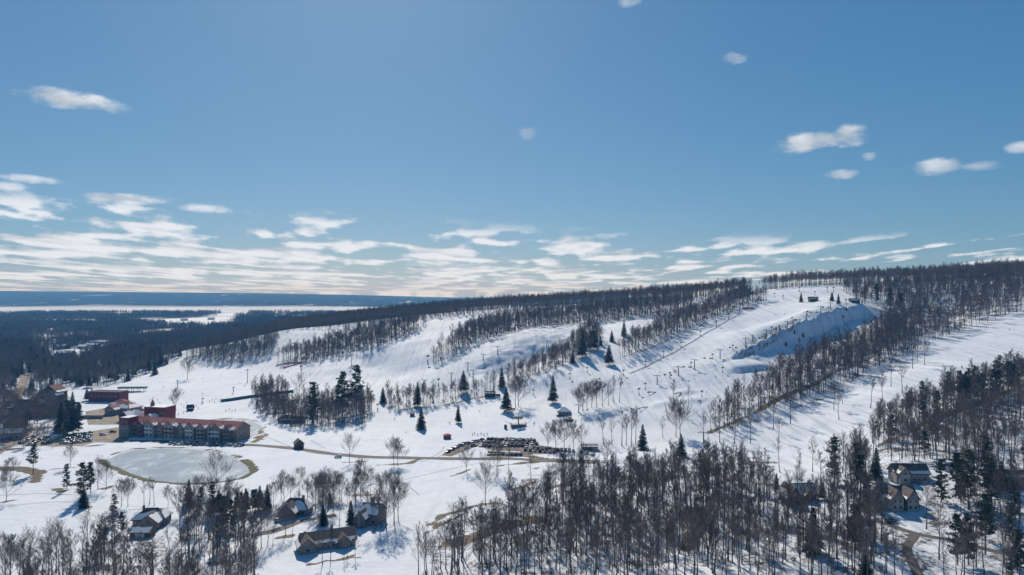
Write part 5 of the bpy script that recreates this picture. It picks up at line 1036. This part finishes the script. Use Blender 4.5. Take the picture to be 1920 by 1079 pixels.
for nm, rot, pts in LINES:
    for i, (u, v, h) in enumerate(pts): lift_tower(u, v, h, rot, 'T-shaped lift tower on the %s, %s from the bottom' % (nm, ORD[i]) if len(pts) > 1 else 'T-shaped steel lift tower standing alone above the foreground wood', 'lift towers on the ' + nm)
# cable and chairs of the main lift
def chairlift(px, label, rot):
    tops = [G(u, v) + Vector((0, 0, max(6.0, round(h * G(u, v).y / F * 2) / 2) - .6)) for (u, v, h) in px]; g0 = G(*px[0][:2])
    cm = MB(); cm.tube([(-.9, 0, -3.2), (.9, 0, -3.2)], [.22, .22], 5); SEAT = cm.mesh('seat', BLACK); cm = MB(); cm.box(-.9, .9, .2, .3, -3.0, -2.3); BACK = cm.mesh('backrest', BLACK); cm = MB(); cm.tube([(0, 0, 0), (0, .15, -1.6), (0, .1, -3.1)], [.05, .05, .05], 4); HANG = cm.mesh('hanger', STEEL); k = 0
    for side in (-1, 1):
        off = Vector((math.cos(R(rot)), math.sin(R(rot)), 0)) * 2.6 * side; e = empty('lift_cable', g0, 0, 'steel haul cable of the main run lift, %s strand' % ('left' if side < 0 else 'right'), 'cable'); b = MB()
        pts = [t + off for t in tops]; b.tube([p - g0 for p in pts], [.045] * len(pts), 4); b.obj('cable', STEEL, e)
        for p, q in zip(pts[:-1], pts[1:]):
            n = max(1, int((q - p).length / 22))
            for i in range(n):
                c = p.lerp(q, (i + .5) / n); k += 1; ce = empty('lift_chair', c, R(rot), 'empty chair hanging on the %s strand of the main lift, %s from the bottom' % ('left' if side < 0 else 'right', ORD[k % 40]), 'lift chair', 'chairs of the main run lift'); link('hanger', HANG, None, ce); link('seat', SEAT, None, ce); link('backrest', BACK, None, ce)
        k = 0
chairlift(LINES[0][2][1:], 'main', -35)
# fan guns on short towers
gp = MB(); gp.tube([(0, 0, -.6), (0, 0, 4.2)], [.16, .12], 6); GPOLE = gp.mesh('pole', STEEL, True)
gb = MB(); gb.tube([(-.9, 0, 4.5), (.9, 0, 4.9)], [.62, .7], 10); GBAR = gb.mesh('fan_barrel', STEEL); gb = MB(); gb.tube([(0, 0, .0), (0, 0, 1.6)], [.42, .42], 8); GPAD = gb.mesh('pad', ORANGE); GPAD2 = GPAD.copy(); GPAD2.materials[0] = STEEL
def snow_gun(u, v, hpx, label, group, pad):
    g = G(u, v); e = empty('snow_gun', g, R((u * 7) % 70 - 35), label, 'snow gun', group); s = max(.9, hpx * g.y / F / 5.3); e.scale = (s, s, s)
    link('pole', GPOLE, None, e); link('fan_barrel', GBAR, None, e); link('pad', GPAD if pad else GPAD2, None, e)
GUNS = [('along the pink fence of the main run', True, [(1068,710,9),(1101,700,10),(1124,721,10),(1169,705,11),(1210,688,11),(1244,670,11),(1277,652,10),(1313,631,10),(1343,613,11),(1366,599,11),(1387,589,9)]),
        ('beside the lift line of the main run', False, [(1210,731,12),(1256,710,10),(1296,690,10),(1336,674,9),(1374,658,10),(1411,640,9),(1447,624,9),(1485,606,9),(1514,593,8)]),
        ('on the beginner slopes', False, [(802,681,14),(822,724,13),(565,688,10),(656,699,9),(708,770,12),(1000,741,9),(380,757,8),(438,736,8),(1198,742,13),(1316,745,8),(1355,700,8)]), ('near the summit', False, [(1452,558,8),(1468,562,6),(1528,555,8),(1551,548,9),(1563,548,9),(1499,548,9),(1586,571,9)])]
for nm, pad, pts in GUNS:
    pts = sorted(pts)
    for i, (u, v, h) in enumerate(pts): snow_gun(u, v, h, 'snow gun %s, %s from the left' % (nm, ORD[i]), 'snow guns ' + nm, pad)
def net(name, label, px, h, m, every=4.0):
    g0 = G(*px[0]); e = empty(name, g0, 0, label, 'fence'); L = smooth_line([tuple(G(*p)[:2]) for p in px], 3.0); b = MB(); k = 0
    for i, p in enumerate(L):
        z = float(zat(p.x, p.y)); q = Vector((p.x, p.y, z)) - g0; b.v += [q + Vector((0, 0, .15)), q + Vector((0, .02, h))]
        if i: a = len(b.v) - 4; b.f.append((a, a + 2, a + 3, a + 1))
        if i % 2 == 0: pm = MB(); pm.tube([q + Vector((0, .05, -.3)), q + Vector((0, .05, h + .15))], [.05, .05], 4); pm.obj('post', STEEL, e)
    b.obj('netting', m, e)
net('safety_net', 'bright red safety net wedge at the foot of the wooded slope, long side', [(518,687),(540,683),(568,681)], 1.5, REDNET)
net('safety_net', 'bright red safety net wedge at the foot of the wooded slope, short side', [(530,692),(548,687),(566,682)], 1.3, REDNET)
net('safety_net', 'red banner fence near the top left edge of the main run', [(1393,580),(1403,580),(1413,581)], 2.0, REDNET)
net('safety_net', 'red net round the foot of the full spruce', [(944,774),(955,771),(966,769)], 1.5, REDNET)
net('snow_fence', 'long faded pink snow fence up the left side of the main run', [(1180,702),(1210,690),(1244,672),(1277,654),(1313,633),(1343,615),(1366,601),(1387,590)], 0.8, mat('faded_pink_netting', (0.66, 0.42, 0.40), .8, .2, 1.5))
# terrain-park rails
for i, (u, v, w, lab) in enumerate([(1222,739,4,'dark park rail on the lower main run, left one'),(1272,741,4,'dark park rail on the lower main run, right one'),(1207,767,6,'long curved park log on the lower main run'),(1265,698,2.4,'short park box below the lift towers'),(1311,756,3,'dark park barrel on the lower run')]):
    g = G(u, v); e = empty('park_rail', g, R(20 + 9 * i), lab, 'rail', 'terrain park rails'); m = MB(); m.tube([(-w, 0, .9), (0, 0, 1.1), (w, 0, .7)], [.3, .3, .3], 6); m.obj('rail', DARKWOOD, e)
    for s in (-.7, .7): m = MB(); m.box(s * w - .15, s * w + .15, -.15, .15, -.4, .8); m.obj('leg', STEEL, e)

# ------------------------------------------------------------------ cars
def car_meshes():
    prof = [(-2.2, .35), (-2.25, .75), (-2.1, .98), (-1.2, 1.05), (1.0, 1.02), (2.0, .88), (2.25, .65), (2.2, .35)]
    b = MB()
    for y in (-.9, .9):
        for (x, z) in prof: b.v.append(Vector((x, y * (1 if z < .9 else .96), z)))
    n = len(prof); b.f += [tuple(range(n)), tuple(range(2 * n - 1, n - 1, -1))] + [(i, i + n, (i + 1) % n + n, (i + 1) % n) for i in range(n)]
    k = len(b.v); b.v += [Vector((x, y, 1.53)) for y in (-.68, .68) for x in (-1.75, .3)]; b.v += [Vector((x, y, 1.60)) for y in (-.6, .6) for x in (-1.6, .15)]
    b.f += [(k, k + 1, k + 5, k + 4), (k + 2, k + 6, k + 7, k + 3), (k + 4, k + 5, k + 7, k + 6), (k + 1, k + 3, k + 7, k + 5), (k, k + 4, k + 6, k + 2)]
    for s in (-1, 1):
        for x in (-1.95, -.6, .42): b.v += []
    for (xa, xb) in ((-2.02, -1.75), (-.72, -.62), (.98, .3)):      # pillars
        for s in (-1, 1): b.tube([(xa, s * .86, 1.0), (xb, s * .68, 1.54)], [.05, .05], 4)
    w = MB(); q = [Vector((-2.0, -.84, 1.02)), Vector((.95, -.84, 1.02)), Vector((.28, -.66, 1.52)), Vector((-1.73, -.66, 1.52))]; q2 = [Vector((p.x, -p.y, p.z)) for p in q]
    w.v = q + q2; w.f = [(0, 1, 2, 3), (7, 6, 5, 4), (1, 5, 6, 2), (4, 0, 3, 7)]
    wh = MB(); wh.tube([(0, -.11, 0), (0, .11, 0)], [.34, .34], 12); c = len(wh.v); wh.f += [tuple(range(12)), tuple(range(23, 11, -1))]
    li = MB(); li.box(-.04, .04, -.2, .2, -.09, .09)
    return b.mesh('body'), w.mesh('windows', GLASS), wh.mesh('wheel', BLACK), li.mesh('headlight', WHITE)
CB, CWN, CWH, CLT = car_meshes()
PAINT = {}
for n_, c_ in dict(white=(.7, .7, .7), black=(.02, .02, .022), silver=(.4, .41, .42), grey=(.14, .145, .15), red=(.32, .03, .03), blue=(.04, .09, .22)).items():
    m = mat(n_ + '_car_paint', c_, .3, .05, .3, metallic=.0, spec=.6); me = CB.copy(); me.materials.append(m); PAINT[n_] = me
CARS = []
def car(u, v, rot, colour, label, group):
    g = G(u, v); e = empty('car', g + Vector((0, 0, .1)), R(rot), label, 'car', group)
    link('body', PAINT[colour], None, e); link('windows', CWN, None, e)
    for x in (-1.4, 1.4):
        for y in (-.8, .8): w = link('wheel', CWH, None, e); w.location = (x, y, .34)
    for y in (-.6, .6): l = link('headlight', CLT, None, e); l.location = (2.22, y, .68)
PAL = ['black', 'grey', 'white', 'silver', 'black', 'blue', 'grey', 'red', 'white', 'black', 'silver', 'grey']
def car_row(px0, px1, n, rot, where, group, jit=0):
    for i in range(n):
        t = i / max(1, n - 1); u = px0[0] + (px1[0] - px0[0]) * t; v = px0[1] + (px1[1] - px0[1]) * t; c = PAL[(i * 5 + int(px0[0])) % len(PAL)]
        car(u, v, rot + random.uniform(-4, 4) + (180 if random.random() < .4 else 0), c, '%s car, %s from the left in %s' % (c, ORD[i], where), group)
LOT = 'cars in the lift car park'
car_row((840,849), (864,837), 4, 60, 'the curved left row, lift car park', LOT); car_row((869,835), (904,827), 5, 70, 'the upper left row, lift car park', LOT); car_row((916,825), (1002,828), 14, 80, 'the back row, lift car park', LOT)
car_row((908,832), (934,831), 4, 75, 'the short second row, lift car park', LOT); car_row((902,838), (980,838), 11, 75, 'the middle row, lift car park', LOT); car_row((987,840), (1075,848), 13, 85, 'the long right row, lift car park', LOT)
car_row((918,853), (976,855), 8, 80, 'the roadside row, lift car park', LOT); car_row((1090,850), (1112,856), 3, 70, 'the row under trees, lift car park', LOT)
car_row((944,833), (1006,834), 8, 78, 'the third row from the back, lift car park', LOT); car_row((985,846), (1040,850), 7, 84, 'the lower right row, lift car park', LOT)
car(888, 838, 20, 'blue', 'blue car alone at the edge of the snow island in the car park', LOT); pass
car_row((322,834), (452,838), 16, 65, 'the row before the hotel', 'cars parked before the hotel')
for k, (a, bb, n) in enumerate([((40,833),(60,822),5),((56,836),(84,822),6),((84,834),(104,822),5),((118,833),(124,818),5),((128,833),(133,818),5),((138,832),(142,817),5),((147,831),(151,816),5),((157,829),(160,815),5),((166,828),(168,814),4)]):
    car_row(a, bb, n, 4, 'the %s column, village car park' % ORD[k], 'cars in the village car park')
car_row((2,836), (16,822), 6, 30, 'the row at the left picture edge', 'cars by the village road')
car(634, 859, 186, 'silver', 'silver car driving on the road near the round-crowned tree', None); car(193, 817, 10, 'white', 'white car standing in the yard west of the hotel', None); car(212, 812, 20, 'black', 'black car under the yard tree west of the hotel', None); car(453, 836, 8, 'black', 'black car at the road end of the hotel gable', None)
car(1670, 982, 12, 'black', 'black car on the drive before the lower timbered house', None); car(1628, 984, 20, 'grey', 'grey car left on the drive under the bushy conifer', None); car(1917, 918, 10, 'blue', 'blue car at the right picture edge below the carport', None); car(543, 976, 40, 'silver', 'silver car beside the cottage', None); car(523, 979, 40, 'white', 'white car on the drive left of the cottage', None)

# ------------------------------------------------------------------ skiers
def skier_mesh(pose):
    """one continuous body grown from a skeleton: bent knees, leaning forward, arms out to the poles"""
    lean = (.16, .26, .02)[pose]; V = [(0, 0, .92), (lean * .5, 0, 1.16), (lean, 0, 1.42), (lean * 1.15, 0, 1.54), (lean * 1.3, 0, 1.68), (lean * 1.3, 0, 1.78)]
    rad = [.17, .16, .17, .075, .11, .085]; E = [(0, 1), (1, 2), (2, 3), (3, 4), (4, 5)]
    for s in (-1, 1):
        k = len(V); V += [(.0, s * .11, .88), (.16 if pose < 2 else .03, s * .14, .50), (-.02, s * .15, .10), (.14, s * .15, .05)]; rad += [.12, .085, .065, .06]; E += [(0, k), (k, k + 1), (k + 1, k + 2), (k + 2, k + 3)]
        k = len(V); V += [(lean, s * .21, 1.40), (lean + .06, s * .33, 1.14), (lean + .32, s * .30, 1.08), (lean + .40, s * .29, 1.09)]; rad += [.075, .055, .045, .045]; E += [(2, k), (k, k + 1), (k + 1, k + 2), (k + 2, k + 3)]
    me = bpy.data.meshes.new('skier_skeleton'); me.from_pydata(V, E, []); o = bpy.data.objects.new('skier_skeleton', me); COL.objects.link(o)
    md = o.modifiers.new('skin', 'SKIN'); md.use_smooth_shade = True
    for i, r in enumerate(rad): me.skin_vertices[0].data[i].radius = (r, r)
    me.skin_vertices[0].data[0].use_root = True
    o.modifiers.new('sub', 'SUBSURF').levels = 1
    dg = bpy.context.evaluated_depsgraph_get(); out = bpy.data.meshes.new_from_object(o.evaluated_get(dg)); bpy.data.objects.remove(o); return out
CLOTH = {k: mat(k + '_ski_clothes', c, .8, .2, 2.) for k, c in dict(black=(.02, .02, .024), navy=(.02, .03, .08), red=(.35, .03, .03), green=(.04, .14, .06), grey=(.12, .12, .13)).items()}
SK = [skier_mesh(p) for p in range(3)]; SKC = {}
for p in range(3):
    SK[p].materials.clear()
    for k, m in CLOTH.items(): me = SK[p].copy(); me.materials.append(m); SKC[(p, k)] = me
sm = MB(); sm.box(-.85, .85, -.05, .05, 0, .03); SKI = sm.mesh('ski', RUST); sm = MB(); sm.tube([(.42, 0, 1.12), (.1, 0, .02)], [.012, .010], 4); POLE = sm.mesh('ski_pole', STEEL)
def skier(u, v, i, label, group):
    g = G(u, v); cl = list(CLOTH)[i % 5]; e = empty('person', g + Vector((0, 0, .03)), R((i * 67) % 360), label, 'person', group); link('body', SKC[(i % 3, cl)], None, e)
    for s in (-1, 1): k = link('ski', SKI, None, e); k.location = (.1, s * .15, 0); k = link('ski_pole', POLE, None, e); k.location = (0, s * .32, 0)
CROWD = [('near the broad tree behind the lodge', [(312,768),(318,763),(322,775),(340,760),(345,765),(350,757),(363,766),(368,763),(372,768),(335,778),(344,776),(313,778),(300,757),(303,761),(296,752),(287,748),(281,752),(360,773),(326,758)]),
         ('below the teal conveyor tunnel', [(393,754),(398,752),(402,756),(405,750),(412,752),(379,756),(424,772),(430,770),(435,773),(441,772)]),
         ('on the beginner slope', [(306,727),(381,711),(414,706),(437,732),(436,741),(380,740),(450,720),(470,716),(491,695),(472,690),(540,700),(529,706)]),
         ('on the middle run', [(582,705),(601,682),(602,697),(635,677),(631,685),(711,695),(690,703),(774,650),(776,663),(807,640),(741,655),(720,652),(1,1)][:12]),
         ('between hedge and car park', [(843,796),(899,773),(740,788),(761,813),(886,817),(890,815),(896,818),(902,816),(908,818),(914,817),(1001,798),(1002,795),(1036,792),(1052,789),(1112,796)]),
         ('on the main run', [(1165,704),(1325,738),(1297,750),(1236,700),(1362,590),(1454,592),(1471,590),(1468,558),(1440,552),(1520,545),(1521,541),(1341,708),(1270,690)]), ('on the wide right run', [(1803,691),(1805,693),(1893,620)])]
si = 0
for nm, pts in CROWD:
    for j, (u, v) in enumerate(sorted(pts)):
        cl = list(CLOTH)[si % 5]; skier(u, v, si, 'skier in %s clothes %s, %s from the left' % (cl, nm, ORD[j]), 'skiers ' + nm); si += 1
plant_all()
